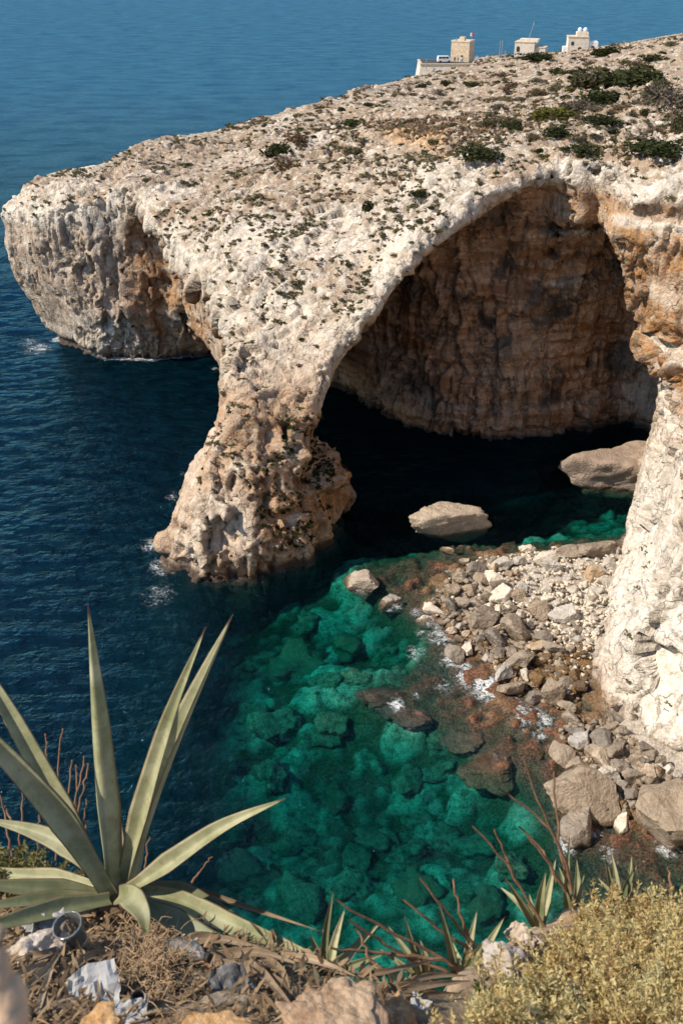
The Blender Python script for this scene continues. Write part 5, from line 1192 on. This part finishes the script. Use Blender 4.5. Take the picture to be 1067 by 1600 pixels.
# dry grass clump, dead leaves, twigs
bm = bmesh.new(); r = np.random.default_rng(77)
VV, FF, off = [], [], 0
for i in range(620):
    px, py = 232 + r.normal() * 26 + (i % 3) * 8, 1500 + r.normal() * 30 + (i % 3) * 14; a = on_ledge(px, py) + Vector((0, 0, .006 + abs(r.normal()) * .022)); d = Vector(r.normal(size=3)); d.z = abs(d.z) * .4; d.normalize(); b = a + d * r.uniform(.02, .06); m = (a + b) / 2 + Vector(r.normal(size=3)) * .008
    V, F = tube_np(spline([a, m, b], 4), np.full(5, .0011), 4); VV.append(V); FF.append(F + off); off += len(V)
o = link('dry_grass', mesh_np('dry_grass', np.concatenate(VV), np.concatenate(FF)), plain('straw_stems', (.40, .27, .155), .9, .3, 40)); tag(o, 'tangled clump of straw coloured dry grass below the agave', 'dry grass', kind='stuff')
VV, FF, off = [], [], 0
for i in range(4200):
    px, py = r.uniform(-20, 640), r.uniform(1400, 1600)
    if py < 1395 + max(0, (px - 180)) * .33: continue
    a = on_ledge(px, py) + Vector((0, 0, abs(r.normal()) * .008)); th = r.uniform(0, 6.28); d = Vector((math.cos(th), math.sin(th), r.normal() * .35)); L = r.uniform(.012, .055); b = a + d * L; w = Vector((-d.y, d.x, r.normal() * .4)) * r.uniform(.001, .006); m = (a + b) / 2 + Vector((0, 0, r.uniform(0, .008)))
    VV.append(np.array([a - w * .4, a + w * .4, m + w, b + w * .2, b - w * .2, m - w])); FF.append(np.array([[0, 1, 2, 5], [5, 2, 3, 4]]) + off); off += 6
o = link('leaf_litter', mesh_np('leaf_litter', np.concatenate(VV), np.concatenate(FF), False), leaf_material('litter', (.03, .017, .01), (.46, .32, .19), .1)); tag(o, 'brown litter of broken leaves and bark under the agaves', 'litter', kind='stuff')
DEAD_LABELS = ['dead leaf lying flat left of the clear cup', 'dead leaf curling up below the clear cup', 'thin dead leaf pointing up at the cup, farthest left', 'dead leaf arching from the white paper to the dry grass', 'short dead leaf crossing under the hanging dead leaf', 'broad dead leaf at the left edge below the cup', 'broad brown dead leaf right of the bottle end', 'thin dead leaf across the dark grey plastic sheet', 'curled dead leaf just left of the large ochre rock', 'narrow dead leaf right above the dark grey plastic sheet', 'pale broad dead leaf under the low right agave leaf', 'dead leaf right above the large ochre rock', 'pale dead leaf hanging under the paired small agaves', 'thin dead leaf curling below the paired small agaves', 'lowest dead leaf right of the large ochre rock', 'dead leaf under the small agave beside the large one']
DEAD = [((20, 1500), (70, 1505), (125, 1478), 15), ((30, 1560), (85, 1520), (110, 1470), 12), ((60, 1590), (80, 1540), (92, 1500), 10), ((95, 1535), (150, 1505), (215, 1500), 14), ((120, 1500), (160, 1545), (185, 1560), 12), ((10, 1540), (60, 1525), (100, 1515), 14), ((270, 1480), (330, 1478), (420, 1490), 20), ((300, 1510), (370, 1520), (430, 1548), 12), ((390, 1510), (420, 1545), (465, 1590), 16), ((410, 1500), (440, 1530), (455, 1560), 14), ((330, 1500), (400, 1500), (470, 1515), 18), ((440, 1500), (490, 1512), (560, 1535), 16), ((560, 1560), (640, 1555), (735, 1540), 18), ((575, 1575), (660, 1540), (730, 1532), 13), ((600, 1590), (660, 1570), (720, 1560), 15), ((560, 1530), (610, 1528), (690, 1505), 10)]
for i, (a, b, c, w) in enumerate(DEAD):
    q = [on_ledge(a[0], a[1], .012), on_ledge(b[0], b[1], .03), on_ledge(c[0], c[1], .02)]; k = 2.5 / 1555
    o = blade('dead_leaf', q, w * k, (.1, -.4, .9), A_DRY, None, fold=.5, thick=.003, n=12, base=.8, wav=.25, seed=i); tag(o, DEAD_LABELS[i], 'dead leaf', 'dead leaves on the ledge')
for i, (pts, lab) in enumerate((([(225, 1592), (290, 1580), (335, 1566)], 'pale bleached stick lying in front of the grey tube'), ([(290, 1500), (350, 1525), (415, 1545)], 'brown stick right of the dry grass clump'), ([(92, 1460), (120, 1478), (150, 1520)], 'grey stick leaning under the clear cup'), ([(128, 1530), (145, 1552), (160, 1588)], 'thin straw stick beside the white paper'), ([(110, 1545), (90, 1565), (70, 1592)], 'thin straw stick left of the white paper'), ([(400, 1510), (430, 1545), (470, 1600)], 'pale forked stick left of the large ochre rock'))):
    C = spline([np.array(on_ledge(x, y, .018)) for x, y in pts], 10); C += np.random.default_rng(i).normal(size=C.shape) * .002; V, F = tube_np(C, np.linspace(.006, .003, 11)); o = link('stick', mesh_np('stick', V, F), M_STALKP if i != 1 else M_STALK); tag(o, lab, 'stick')
print('done', time.time() - T0)
